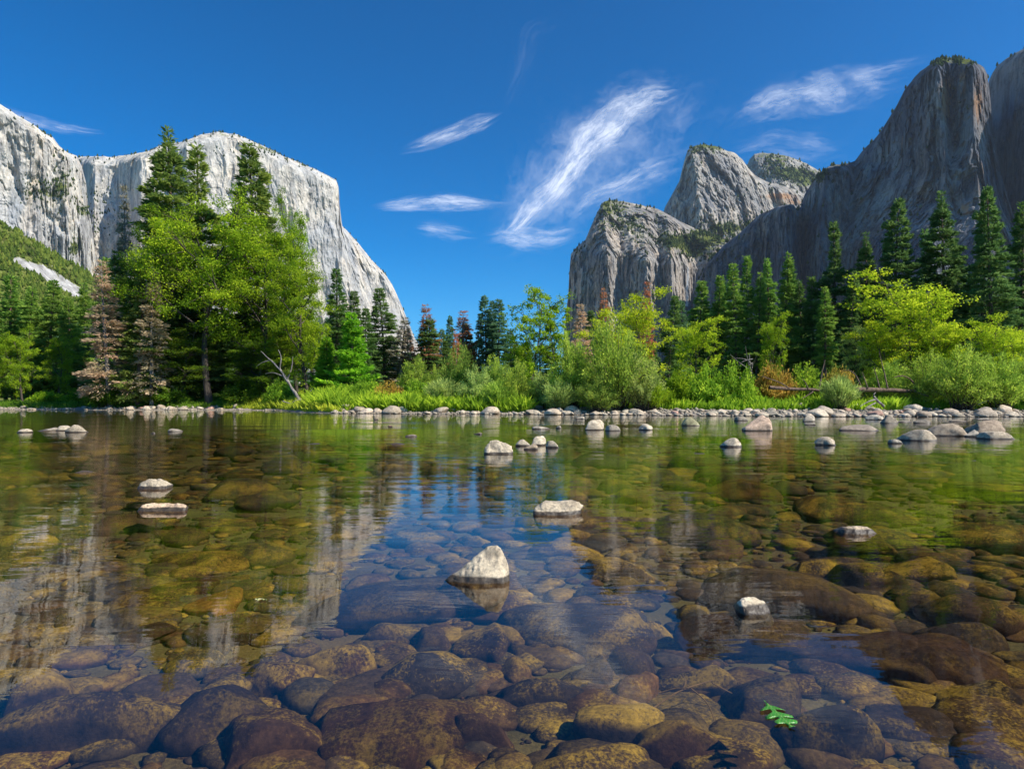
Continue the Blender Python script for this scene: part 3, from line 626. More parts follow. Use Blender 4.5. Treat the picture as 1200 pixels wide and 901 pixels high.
COLS = dict(pine=(0.25,0.34,0.07), pined=(0.15,0.26,0.07), fir=(0.16,0.27,0.065), firb=(0.25,0.40,0.07), firblue=(0.15,0.28,0.13), rust=(0.55,0.27,0.13), tan=(0.60,0.46,0.28), brown=(0.42,0.30,0.19), greyd=(0.36,0.34,0.22),
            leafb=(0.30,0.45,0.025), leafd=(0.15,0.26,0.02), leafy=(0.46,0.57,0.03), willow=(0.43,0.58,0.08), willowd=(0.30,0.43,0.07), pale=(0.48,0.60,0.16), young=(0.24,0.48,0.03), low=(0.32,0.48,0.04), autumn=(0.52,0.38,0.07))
NAMES = dict(bigpine='pine_tree', pine='pine_tree', fir='fir_tree', dead='dead_tree', young='young_pine_tree', broad='broadleaf_tree', airy='slender_tree', willow='willow_bush', low='shrub', reedy='reed_clump')
CATS = dict(bigpine='tree', pine='tree', fir='tree', dead='tree', young='tree', broad='tree', airy='tree', willow='bush', low='shrub', reedy='plant')
def plant(kind, var, px, Y, top, label, col, wpx=None, group=None, rz=None, basez=None, half=None, cat=None):
    """stands at pixel column px, distance Y, with its top at pixel row top and its crown wpx pixels wide"""
    (tm, cm), h0, r0 = PROTO[(kind, var)]
    X = (px-CX)/F*Y; zb = float(ground_z(X, Y))-0.05 if basez is None else basez
    hh = H+(HY-top)/F*Y-zb; sz = hh/h0*(1.0 if kind not in ('broad','airy') else 0.93)
    sx = sz if wpx is None else (wpx*(1.45 if kind in ('fir','dead') else 1.2 if kind == 'bigpine' else 1.0)/F*Y)/(2*r0)
    root = bpy.data.objects.new(NAMES[kind], None); COL.objects.link(root); root.location = (X, Y, zb)
    root.rotation_euler = (rng.normal(0,R(1.6)), rng.normal(0,R(1.6)), rng.uniform(0, 2*pi) if rz is None else rz); root.scale = (sx, sx, sz); root.empty_display_size = 0.5
    a = link('stems' if kind in ('willow','low','reedy') else 'trunk', tm, root); b = link('crown', cm, root)
    c = np.array(COLS[col])*rng.uniform(0.9,1.1)*np.array([rng.uniform(0.93,1.07),1,1]); b.color = (*c, 1)
    return tag(root, label, cat or CATS[kind], group)

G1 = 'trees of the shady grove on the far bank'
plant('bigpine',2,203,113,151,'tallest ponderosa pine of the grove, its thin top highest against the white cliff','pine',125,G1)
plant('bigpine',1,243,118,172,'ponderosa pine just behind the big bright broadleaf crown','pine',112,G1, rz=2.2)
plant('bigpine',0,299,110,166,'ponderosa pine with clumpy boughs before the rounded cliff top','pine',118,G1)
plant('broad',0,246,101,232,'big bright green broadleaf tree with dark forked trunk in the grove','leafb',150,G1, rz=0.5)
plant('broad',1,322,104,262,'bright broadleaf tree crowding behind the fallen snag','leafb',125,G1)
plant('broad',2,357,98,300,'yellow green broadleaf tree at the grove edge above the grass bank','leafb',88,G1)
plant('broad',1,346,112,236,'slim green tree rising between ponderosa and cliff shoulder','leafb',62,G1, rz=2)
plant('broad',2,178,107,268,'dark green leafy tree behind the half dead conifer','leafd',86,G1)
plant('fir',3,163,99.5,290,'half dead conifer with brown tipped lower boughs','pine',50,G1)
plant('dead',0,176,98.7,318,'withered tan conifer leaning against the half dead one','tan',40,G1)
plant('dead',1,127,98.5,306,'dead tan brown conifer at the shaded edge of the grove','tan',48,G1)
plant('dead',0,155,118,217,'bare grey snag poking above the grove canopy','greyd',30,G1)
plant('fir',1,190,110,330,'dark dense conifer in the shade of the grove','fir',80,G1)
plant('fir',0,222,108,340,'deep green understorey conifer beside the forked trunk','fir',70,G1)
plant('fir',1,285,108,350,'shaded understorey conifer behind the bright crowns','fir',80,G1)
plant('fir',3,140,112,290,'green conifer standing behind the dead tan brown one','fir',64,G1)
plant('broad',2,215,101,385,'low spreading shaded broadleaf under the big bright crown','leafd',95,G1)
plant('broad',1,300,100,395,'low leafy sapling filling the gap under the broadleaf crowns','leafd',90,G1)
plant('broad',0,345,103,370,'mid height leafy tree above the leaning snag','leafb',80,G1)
for k,(px,Y,top,kd,v,c,wd,lb) in enumerate([
    (14,128,322,'fir',0,'firb',46,'bright fir beneath the brushy hillside, outermost of its row'),
    (38,124,334,'fir',1,'firb',44,'full fir in the row under the talus streak'),
    (60,130,326,'fir',2,'firb',38,'narrow fir below the middle of the talus streak'),
    (80,126,346,'fir',1,'firb',40,'short full fir below the talus streak end'),
    (100,132,330,'fir',3,'firb',44,'fir nearest the dead tan brown conifer'),
    (-22,122,300,'fir',3,'firb',52,'tall fir at the far edge under the hillside'),
    (118,136,300,'fir',0,'firb',40,'tall narrow fir at the top end of the hillside row'),
    (28,113,384,'broad',2,'leafb',40,'small leafy tree on the far gravel shore'),
    (70,118,392,'broad',1,'leafb',44,'leafy sapling before the hillside firs'),
    (-10,112,390,'broad',2,'leafb',44,'leafy sapling at the water bend below the firs')]):
    plant(kd,v,px,Y,top,lb,c,wd,'trees below the brushy hillside')
G2 = 'conifers of the valley gap'
for (px,Y,top,kd,v,c,wd,lb) in [
    (396,128,314,'fir',0,'fir',40,'dark fir rising against the foot of the white cliff'),
    (417,135,340,'fir',2,'fir',28,'narrow fir between the young pine and the white cliff'),
    (411,90,366,'young',0,'young',62,'vivid green young pine above the ferny bank'),
    (385,93,395,'young',0,'young',46,'smaller vivid young pine against the broadleaf grove'),
    (448,130,336,'fir',2,'fir',36,'tall slim fir standing alone before the cliff foot'),
    (470,128,372,'dead',1,'greyd',36,'thin grey green dying conifer at the cliff edge'),
    (481,130,385,'dead',0,'brown',26,'withered brown conifer beside the rusty topped one'),
    (501,126,372,'fir',1,'fir',46,'green lower half conifer with a rusty top'),
    (501,126.5,357,'dead',1,'rust',34,'rusty dead spire crowning the thick green conifer'),
    (525,150,368,'fir',2,'firblue',18,'small blue green fir between two rusty conifers'),
    (541,140,364,'dead',0,'rust',38,'rusty dead conifer with a pale orange point'),
    (548,141,378,'fir',1,'fir',36,'green conifer leaning on the pale orange one'),
    (533,134,388,'dead',1,'rust',18,'small rusty conifer before the paler one'),
    (560,138,376,'dead',0,'rust',20,'slim rusty conifer against the three blue green firs'),
    (568,136,344,'fir',2,'firblue',28,'first of three blue green firs grouped in the gap, the tallest'),
    (577,138,351,'fir',0,'firblue',24,'middle one of the three blue green firs in the gap'),
    (586,135,349,'fir',2,'firblue',30,'last of the three blue green firs, nearest the airy tree'),
    (515,138,385,'fir',1,'fir',30,'dim fir behind the small rusty conifer'),
    (430,120,360,'fir',2,'fir',26,'thin fir just beside the vivid young pine'),
    (600,150,385,'fir',1,'fir',34,'low fir far behind the airy tree'),
    (458,150,392,'fir',1,'fir',36,'far fir low behind the tall slim one')]:
    plant(kd,v,px,Y,top,lb,c,wd,G2)
G3 = 'trees and bushes behind the cobble bar'
for (px,Y,top,kd,v,c,wd,lb) in [
    (626,79,318,'airy',0,'leafb',72,'airy light green tree with see-through layered crown'),
    (651,80,346,'airy',0,'leafb',48,'second slimmer airy tree touching the layered one'),
    (612,80,395,'airy',1,'leafb',50,'low leafy tree at the foot of the airy one'),
    (706,112,338,'dead',1,'rust',26,'deep rust dead conifer above the big willow'),
    (757,118,330,'dead',0,'rust',24,'rust brown conifer point beside the shadowed cliff front'),
    (683,104,356,'dead',0,'tan',34,'tan half dead tree behind the rust conifer'),
    (692,110,362,'fir',2,'fir',24,'small dark fir beside the deep rust conifer'),
    (744,84,344,'airy',1,'leafy',80,'yellow green broadleaf tree crowning the big willow'),
    (715,80,372,'airy',1,'leafy',70,'yellow tinged leafy tree between rust conifer and willow'),
    (784,110,344,'fir',2,'fir',28,'slim fir beside the waterfall cleft'),
    (797,125,350,'fir',2,'firblue',24,'bluish thin fir under the waterfall cleft'),
    (812,72,372,'airy',1,'leafy',64,'bright lime young tree standing free before the dark firs'),
    (904,95,366,'airy',1,'leafb',38,'small round light green tree before the tall firs'),
    (1068,77,322,'airy',1,'leafy',128,'broad yellow green tree glowing before the dark pines'),
    (1035,76,372,'airy',1,'leafy',70,'lower yellow green tree joined to the broad glowing one'),
    (1100,74,368,'airy',1,'leafy',74,'yellow green tree between the glowing one and the willows'),
    (1004,80,372,'airy',0,'pale',36,'thin pale sapling before the pines'),
    (1160,70,372,'airy',1,'leafy',66,'lime leafy tree behind the end willow'),
    (1196,72,380,'airy',1,'leafy',70,'lime leafy tree past the end willow')]:
    plant(kd,v,px,Y,top,lb,c,wd,G3)
G4 = 'tall evergreens in front of the dark wall'
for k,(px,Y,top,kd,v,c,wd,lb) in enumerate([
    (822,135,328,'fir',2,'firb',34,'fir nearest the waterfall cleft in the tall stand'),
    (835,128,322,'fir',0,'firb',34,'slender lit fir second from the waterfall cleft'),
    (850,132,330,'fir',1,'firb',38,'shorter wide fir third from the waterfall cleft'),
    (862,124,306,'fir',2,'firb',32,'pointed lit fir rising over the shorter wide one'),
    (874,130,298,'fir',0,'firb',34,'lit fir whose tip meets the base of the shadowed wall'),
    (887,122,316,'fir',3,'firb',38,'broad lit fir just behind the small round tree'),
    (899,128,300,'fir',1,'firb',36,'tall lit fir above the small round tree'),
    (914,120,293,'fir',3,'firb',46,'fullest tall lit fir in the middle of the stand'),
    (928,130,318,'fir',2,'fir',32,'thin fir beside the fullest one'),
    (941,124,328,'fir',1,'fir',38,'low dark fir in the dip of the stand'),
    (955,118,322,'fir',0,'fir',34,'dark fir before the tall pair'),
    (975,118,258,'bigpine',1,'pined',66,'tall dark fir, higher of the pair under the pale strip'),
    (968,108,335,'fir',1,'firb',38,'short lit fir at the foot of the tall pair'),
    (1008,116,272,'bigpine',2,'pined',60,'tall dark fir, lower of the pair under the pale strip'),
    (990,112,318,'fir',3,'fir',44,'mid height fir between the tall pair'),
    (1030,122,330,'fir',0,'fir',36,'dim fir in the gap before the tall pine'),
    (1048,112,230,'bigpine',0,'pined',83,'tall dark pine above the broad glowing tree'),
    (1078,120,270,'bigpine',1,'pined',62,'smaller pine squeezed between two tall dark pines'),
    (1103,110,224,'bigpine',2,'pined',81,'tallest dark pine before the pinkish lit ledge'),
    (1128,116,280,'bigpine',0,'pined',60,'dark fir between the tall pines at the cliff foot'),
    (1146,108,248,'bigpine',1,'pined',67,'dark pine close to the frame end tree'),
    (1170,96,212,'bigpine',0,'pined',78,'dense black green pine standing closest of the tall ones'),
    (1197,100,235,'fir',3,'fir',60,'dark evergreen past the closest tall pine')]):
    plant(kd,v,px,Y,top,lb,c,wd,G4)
# the forest beyond them
GF = 'conifers of the forest behind'
r3 = np.random.default_rng(99)
for k in range(96):
    seg = k % 3
    if seg == 0: px = r3.uniform(815,1240); top = r3.uniform(335,372); Y = r3.uniform(140,200)
    elif seg == 1: px = r3.uniform(-40,400); top = r3.uniform(345,395); Y = r3.uniform(135,190)
    else: px = r3.uniform(400,830); top = r3.uniform(392,422); Y = r3.uniform(150,230)
    v = int(r3.integers(0,4)); nm = ('lit' if seg == 0 else 'shaded' if seg == 1 else 'low hazy')
    plant('fir',v,px,Y,top,{0:'background fir filling the dark forest behind the tall stand',1:'background fir filling the forest behind the shady grove',2:'small background fir in the valley gap beyond the bushes'}[seg],
          ['fir','firb','firblue'][int(r3.integers(0,3))],r3.uniform(26,44),GF+{0:' the tall stand',1:' the grove',2:' the valley gap'}[seg])
G5 = 'willows and bushes along the far bank'
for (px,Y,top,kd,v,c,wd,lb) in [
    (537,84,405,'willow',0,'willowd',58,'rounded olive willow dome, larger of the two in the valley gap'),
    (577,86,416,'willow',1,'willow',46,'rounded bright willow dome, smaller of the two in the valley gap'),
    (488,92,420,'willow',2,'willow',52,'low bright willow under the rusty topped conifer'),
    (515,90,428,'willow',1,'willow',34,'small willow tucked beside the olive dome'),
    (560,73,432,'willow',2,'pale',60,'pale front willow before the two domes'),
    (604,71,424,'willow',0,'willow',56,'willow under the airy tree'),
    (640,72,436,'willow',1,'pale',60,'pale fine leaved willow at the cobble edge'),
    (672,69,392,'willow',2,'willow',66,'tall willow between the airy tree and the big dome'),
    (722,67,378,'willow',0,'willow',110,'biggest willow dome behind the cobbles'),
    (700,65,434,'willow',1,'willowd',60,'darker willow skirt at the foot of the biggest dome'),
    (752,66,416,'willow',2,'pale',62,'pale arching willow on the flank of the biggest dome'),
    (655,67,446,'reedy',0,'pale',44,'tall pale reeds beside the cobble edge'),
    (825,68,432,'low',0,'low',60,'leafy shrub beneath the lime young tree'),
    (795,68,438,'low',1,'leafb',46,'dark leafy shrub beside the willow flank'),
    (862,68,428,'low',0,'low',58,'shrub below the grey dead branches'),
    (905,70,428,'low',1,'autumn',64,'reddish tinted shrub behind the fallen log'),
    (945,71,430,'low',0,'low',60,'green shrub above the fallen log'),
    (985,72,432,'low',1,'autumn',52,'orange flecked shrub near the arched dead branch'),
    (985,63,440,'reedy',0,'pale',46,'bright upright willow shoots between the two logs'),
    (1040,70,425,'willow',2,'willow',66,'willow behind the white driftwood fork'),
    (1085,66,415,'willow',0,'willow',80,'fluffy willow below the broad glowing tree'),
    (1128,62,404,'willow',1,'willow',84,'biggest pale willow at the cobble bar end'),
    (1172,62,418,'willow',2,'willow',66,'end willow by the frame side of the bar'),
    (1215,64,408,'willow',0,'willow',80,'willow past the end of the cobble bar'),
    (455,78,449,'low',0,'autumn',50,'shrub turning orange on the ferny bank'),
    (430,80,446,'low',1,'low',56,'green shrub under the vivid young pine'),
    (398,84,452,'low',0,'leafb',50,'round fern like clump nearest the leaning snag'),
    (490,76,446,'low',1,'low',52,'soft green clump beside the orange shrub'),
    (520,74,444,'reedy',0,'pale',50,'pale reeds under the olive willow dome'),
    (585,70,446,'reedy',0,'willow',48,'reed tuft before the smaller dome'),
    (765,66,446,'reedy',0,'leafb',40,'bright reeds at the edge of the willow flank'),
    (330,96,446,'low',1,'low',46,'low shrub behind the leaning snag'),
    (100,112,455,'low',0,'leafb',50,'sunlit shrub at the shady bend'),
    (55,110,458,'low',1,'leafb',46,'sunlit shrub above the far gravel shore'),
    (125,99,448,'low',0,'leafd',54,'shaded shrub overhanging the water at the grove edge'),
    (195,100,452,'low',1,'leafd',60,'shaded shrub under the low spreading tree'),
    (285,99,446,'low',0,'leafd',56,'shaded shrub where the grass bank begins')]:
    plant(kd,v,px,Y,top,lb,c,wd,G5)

# ------------------------------------------------------------------ grass and ferns
def grass(name, label, n, area, hgt, col, seed, wid=0.07):
    r = np.random.default_rng(seed); P = []
    while sum(len(p) for p in P) < n:
        px = r.uniform(area[0], area[1], n*2); s = r.uniform(area[2], area[3], n*2)
        Y = 80.0; X = (px-CX)/F*80
        for _ in range(4): Y = shore(X)+s; X = (px-CX)/F*Y
        k = fbm(X*0.45, Y*0.45, 0, 3, seed) > area[4]
        z = ground_z(X, Y); k &= z > 0.25 if area[0] > 380 else z > 0.08
        P.append(np.stack([X, Y, z-0.03], -1)[k])
    P = np.concatenate(P)[:n]; m = len(P); hh = hgt*r.uniform(0.5,1.2,m)*(1+0.5*vnoise(P[:,0]*0.8, P[:,1]*0.8, 0, seed+1))
    d = unit(np.stack([r.normal(0,.35,m), r.normal(0,.35,m), np.ones(m)],-1)); a = r.uniform(0,pi,m); W = np.stack([np.cos(a), np.sin(a), 0*a],-1)
    bend = np.stack([np.cos(a*2.3), np.sin(a*2.3), 0*a],-1)*hh[:,None]*0.25
    w0 = wid*r.uniform(.6,1.3,m)[:,None]
    V = np.stack([P-W*w0, P+W*w0, P+d*hh[:,None]*0.6+W*w0*0.8+bend*.3, P+d*hh[:,None]+bend-np.array([0,0,1])*hh[:,None]*.1],1).reshape(-1,3)
    t = np.clip(0.5+0.3*vnoise(P[:,0]*0.3, P[:,1]*0.3, 0, seed+2)+0.16*r.normal(size=m),0,1)
    o = link(name, mesh(name, V, np.arange(len(V)).reshape(-1,4), LEAF, False, {'tint':('FACE',t)})); o.color = (*col,1)
    tag(o, label, kind='stuff')
grass('grass', 'vivid green sunlit grass on the mound above the water', 26000, (262,400,0.3,16,-0.9), 0.9, (0.46,0.54,0.05), 1)
grass('grass', 'lush fern and grass growth along the middle bank', 30000, (360,620,1.5,14,-0.5), 1.5, (0.38,0.54,0.04), 2)
grass('grass', 'bright grass tufts behind the cobble bar', 30000, (600,1230,6.5,18,-0.35), 1.1, (0.34,0.52,0.04), 3)
grass('grass', 'shaded and sunlit grass at the river bend', 14000, (-40,270,1.5,16,-0.3), 0.7, (0.14,0.26,0.025), 4)

# ------------------------------------------------------------------ stones
def stone_mesh(seed, planes=9, sub=3, rough=0.06, cut=0.62, flat=1.0):
    bm = bmesh.new(); bmesh.ops.create_icosphere(bm, subdivisions=sub, radius=1.0)
    P = np.array([v.co[:] for v in bm.verts]); r = np.random.default_rng(seed)
    for k in range(planes):
        n = unit(r.normal(size=3)); d = r.uniform(cut, 0.95); e = P@n-d
        P = P-np.where(e > 0, e*0.82, 0)[:,None]*n
    P = P/np.abs(P).max(0)
    P = P*(1+rough*fbm(P[:,0]*1.6+seed, P[:,1]*1.6, P[:,2]*1.6, 4, seed)[:,None]*1.6)
    for v, c in zip(bm.verts, P): v.co = c
    return bm_mesh('stone', bm, STONE)
ROUND = [stone_mesh(100+k, 9, 3, 0.09, 0.6) for k in range(6)]
ANG = [stone_mesh(200+k, 12, 3, 0.10, 0.5) for k in range(6)]
ROUNDH = [stone_mesh(300+k, 12, 4, 0.11, 0.5) for k in range(6)]
def stone(name, me, loc, sc, label, cat, group=None, rz=0.0, tilt=(0,0), col=(1,1,1)):
    o = link(name, me, None, loc, (tilt[0], tilt[1], rz), sc); o.color = (*col, 1)
    return tag(o, label, cat, group)
def emerge(px, py, wpx, hpx, label, k=0, ang=False, col=(1,1,1), depth=0.8, rz=None, group='rocks standing out of the river'):
    Y = ywater(py); Xc = (px-CX)/F*Y; hw = wpx/F*Y/2; hh = max(hpx/F*Y, 0.03); a = max(hh*1.25, hw*0.45)
    me = (ANG if ang else ROUNDH)[k % 6]
    Yc = Y+hw*depth*0.8
    q = math.sqrt(max(0.05, 1-((a-hh)/a)**2)); 
    stone('river_rock', me, (Xc, Yc, hh*1.03-a), (hw/max(q,.75)*1.02, hw*depth/max(q,.75), a*1.04), label, 'rock', group, rng.uniform(-.25,.25) if rz is None else rz, col=col)
W = (1.25,1.2,1.12)
emerge(85,507,24,8,'rounded pale rock at the end of the low rock line in the quiet water',0,col=W)
emerge(71,505,26,6,'flatter pale rock touching the rounded one in the quiet water',1,col=W)
emerge(46,505,30,3,'barely exposed flat rock in the low rock line',2)
emerge(26,507,14,4,'rock at the outer end of the low rock line',3,col=W)
emerge(203,506,17,4,'small flat pale rock alone before the shady grove',4,True)
emerge(179,508,5,1.5,'tiny stone tip beside the small flat pale rock',4)
emerge(95,554,26,2,'reddish slab just breaking the still surface',2,True,(1.1,.8,.65))
emerge(440,492,8,3,'small dark stone off the grass bank',1,col=(.6,.55,.5))
emerge(457,500,7,1.5,'reddish pebble tip off the middle bank',1,col=(1.1,.7,.5))
emerge(481,512,15,3,'low dark stone in the riffle',3,True,(.55,.5,.48))
emerge(560,509,10,2,'small dark stone near the riffle end',2,col=(.6,.55,.5))
emerge(470,521,26,1.5,'awash reddish slab below the riffle',5,True,(1.1,.7,.5))
emerge(613,523,19,7,'outer round rock of the four rock cluster',0,col=W)
emerge(622,527,17,6,'front low rock of the four rock cluster',2,col=(.9,.8,.7))
emerge(631,522,18,10,'highest round rock of the four rock cluster',3,col=W)
emerge(647,525,21,8,'smooth tan rock closing the four rock cluster',1,col=W)
emerge(635,503,24,4,'flat slab beyond the four rock cluster',4,True)
emerge(655,502,7,3,'tiny stone beside the flat slab',4)
emerge(680,491,11,3,'small flat stone just off the cobble bar',2)
emerge(697,504,24,11,'domed rock in the pair standing off the cobble bar',3,col=W)
emerge(719,505,21,7,'lower darker rock in the pair off the cobble bar',1)
emerge(759,504,18,7,'single small domed rock between the pair and the mossy one',5,col=W)
emerge(811,499,22,9,'domed rock with a mossy green top',0,col=(1.0,1.08,.8))
emerge(860,524,25,10,'domed pale rock in front of the big reddish boulder',4,col=W)
emerge(891,505,36,16,'big round boulder streaked with rusty red',2,col=(1.15,.95,.88))
emerge(870,493,18,5,'grey stone behind the big reddish boulder',1)
emerge(950,494,17,6,'stone off the bar before the first fallen log',3)
emerge(951,498,13,2.5,'low wet stone under the one before the log',2,col=(.7,.7,.7))
emerge(972,522,26,10,'smooth pale rock alone in the green reflection',5,col=W)
emerge(1020,505,56,11,'long low dark boulder sloping to one side',0,True,(.85,.8,.78))
emerge(1052,520,18,5,'small round stone beside the broad pale hump',1)
emerge(1084,517,43,13,'broad pale hump shaped rock',4,col=W)
emerge(1122,511,50,14,'large brown boulder behind the pale hump',5,col=(.9,.82,.75))
emerge(1142,512,16,7,'small boulder wedged against the large brown one',2)
emerge(1165,508,52,14,'large rounded boulder at the frame side of the shallows',3,col=(.85,.75,.68))
emerge(1176,515,42,9,'flat pale rock below the large rounded boulder',1,col=W)
emerge(1030,492,24,6,'grey stone off the white driftwood',5)
emerge(1045,496,20,9,'pointed grey stone off the white driftwood',2,True,(.8,.78,.76))
emerge(1062,495,18,3,'flat wet slab in the shallows',1,True,(.7,.7,.7))
emerge(1085,496,20,5,'wet grey stone in the shallows',3,True,(.7,.7,.7))
emerge(1130,494,26,2.5,'thin flat slab in the shallows by the bar',4,True,(.9,.85,.8))
emerge(1158,492,18,3,'small low slab near the bar end',0,True)

def hull_rock(label, px, py, pts, seed, col=(1.2,1.15,1.06), rough=0.05, name='river_rock', amp=1.0):
    """an angular rock: hull points as (pixels across, pixels away, pixels up) around its waterline point"""
    Y = ywater(py); k = Y/F; bm = bmesh.new()
    for p in pts: bm.verts.new((p[0]*k, p[1]*k, p[2]*k))
    bmesh.ops.convex_hull(bm, input=bm.verts[:])
    loose = [v for v in bm.verts if not v.link_faces]; bmesh.ops.delete(bm, geom=loose, context='VERTS')
    bmesh.ops.triangulate(bm, faces=bm.faces[:])
    for it in range(4):
        bmesh.ops.subdivide_edges(bm, edges=bm.edges[:], cuts=1, use_grid_fill=True)
        if it in (1, 2): bmesh.ops.smooth_vert(bm, verts=bm.verts[:], factor=0.35, use_axis_x=True, use_axis_y=True, use_axis_z=True)
    P = np.array([v.co[:] for v in bm.verts]); bm.normal_update(); N = np.array([v.normal[:] for v in bm.verts]); size = np.ptp(P[:,0])
    q = P/size*4; P = P+N*(size*rough*(fbm(q[:,0]+seed, q[:,1], q[:,2], 5, seed)+0.6*fbm(q[:,0]*3, q[:,1]*3, q[:,2]*3, 3, seed+5, True)*0.5))[:,None]*amp
    for v, c in zip(bm.verts, P): v.co = c
    o = link(name, bm_mesh('stone', bm, STONE), None, ((px-CX)*k, Y, 0)); o.color = (*col,1)
    return tag(o, label, 'rock', 'rocks standing out of the river')
hull_rock('sunlit wedge shaped white rock with a dark wet rim, largest in the blue water', 560, 682,
    [(-40,8,-2),(-30,-4,-22),(-20,4,8),(2,16,24),(12,14,40),(22,12,41),(33,14,28),(37,8,2),(36,-8,-20),(8,-18,-28),(-8,-7,-3),(30,-7,0),(-36,40,-20),(28,44,-20),(20,34,22),(-10,34,8),(-48,10,-24),(0,60,-30)], 5)
hull_rock('flat white rock with a pointed tail in mid river', 653, 603,
    [(-27,-6,-8),(-27,2,7),(-18,6,13),(0,8,14),(28,14,15),(34,14,10),(12,-6,2),(-10,-8,0),(30,30,-10),(-24,30,-8),(-15,26,12),(20,-8,-12),(-22,-12,-16)], 8)
hull_rock('small pale rock cap rising from a big sunken boulder', 884, 718,
    [(-19,0,0),(-14,4,12),(0,10,17),(14,8,12),(20,2,4),(6,-8,0),(-10,-8,2),(-14,26,6),(14,26,6),(-24,-12,-26),(26,-12,-30),(-20,50,-20),(24,50,-20)], 11, (1.5,1.45,1.35))
hull_rock('rounded pale rock wearing an amber wet collar', 1004, 625,
    [(-19,0,0),(-13,2,6),(0,4,9),(13,3,7),(19,0,2),(0,-8,0),(-12,16,5),(12,16,5),(-34,-10,-14),(40,-6,-16),(60,0,-30),(-30,44,-12),(34,44,-14)], 14, (.95,.85,.75))
hull_rock('angular white rock with a peaked crest in mid river', 584, 532,
    [(-20,2,-4),(-16,4,7),(-10,6,17),(-4,6,17),(6,6,12),(16,4,9),(18,0,2),(14,-4,-6),(-14,-4,-6),(0,26,10),(-14,24,-4),(16,24,-4)], 17)
hull_rock('pale humped rock floating above its own reflection, upper of two', 177, 573,
    [(-19,0,-1),(-15,4,7),(-6,6,12),(6,6,12),(15,4,7),(19,0,1),(0,-6,-2),(-15,24,2),(15,24,2),(-20,-4,-8),(20,-4,-8)], 20)
hull_rock('long flat pinkish rock, lower of two', 188, 599,
    [(-28,0,0),(-24,3,7),(-8,6,9),(14,6,9),(26,4,6),(29,0,2),(0,-5,-2),(-24,24,2),(24,24,2),(-28,-4,-8),(28,-4,-8)], 23, (1.3,1.08,.92))

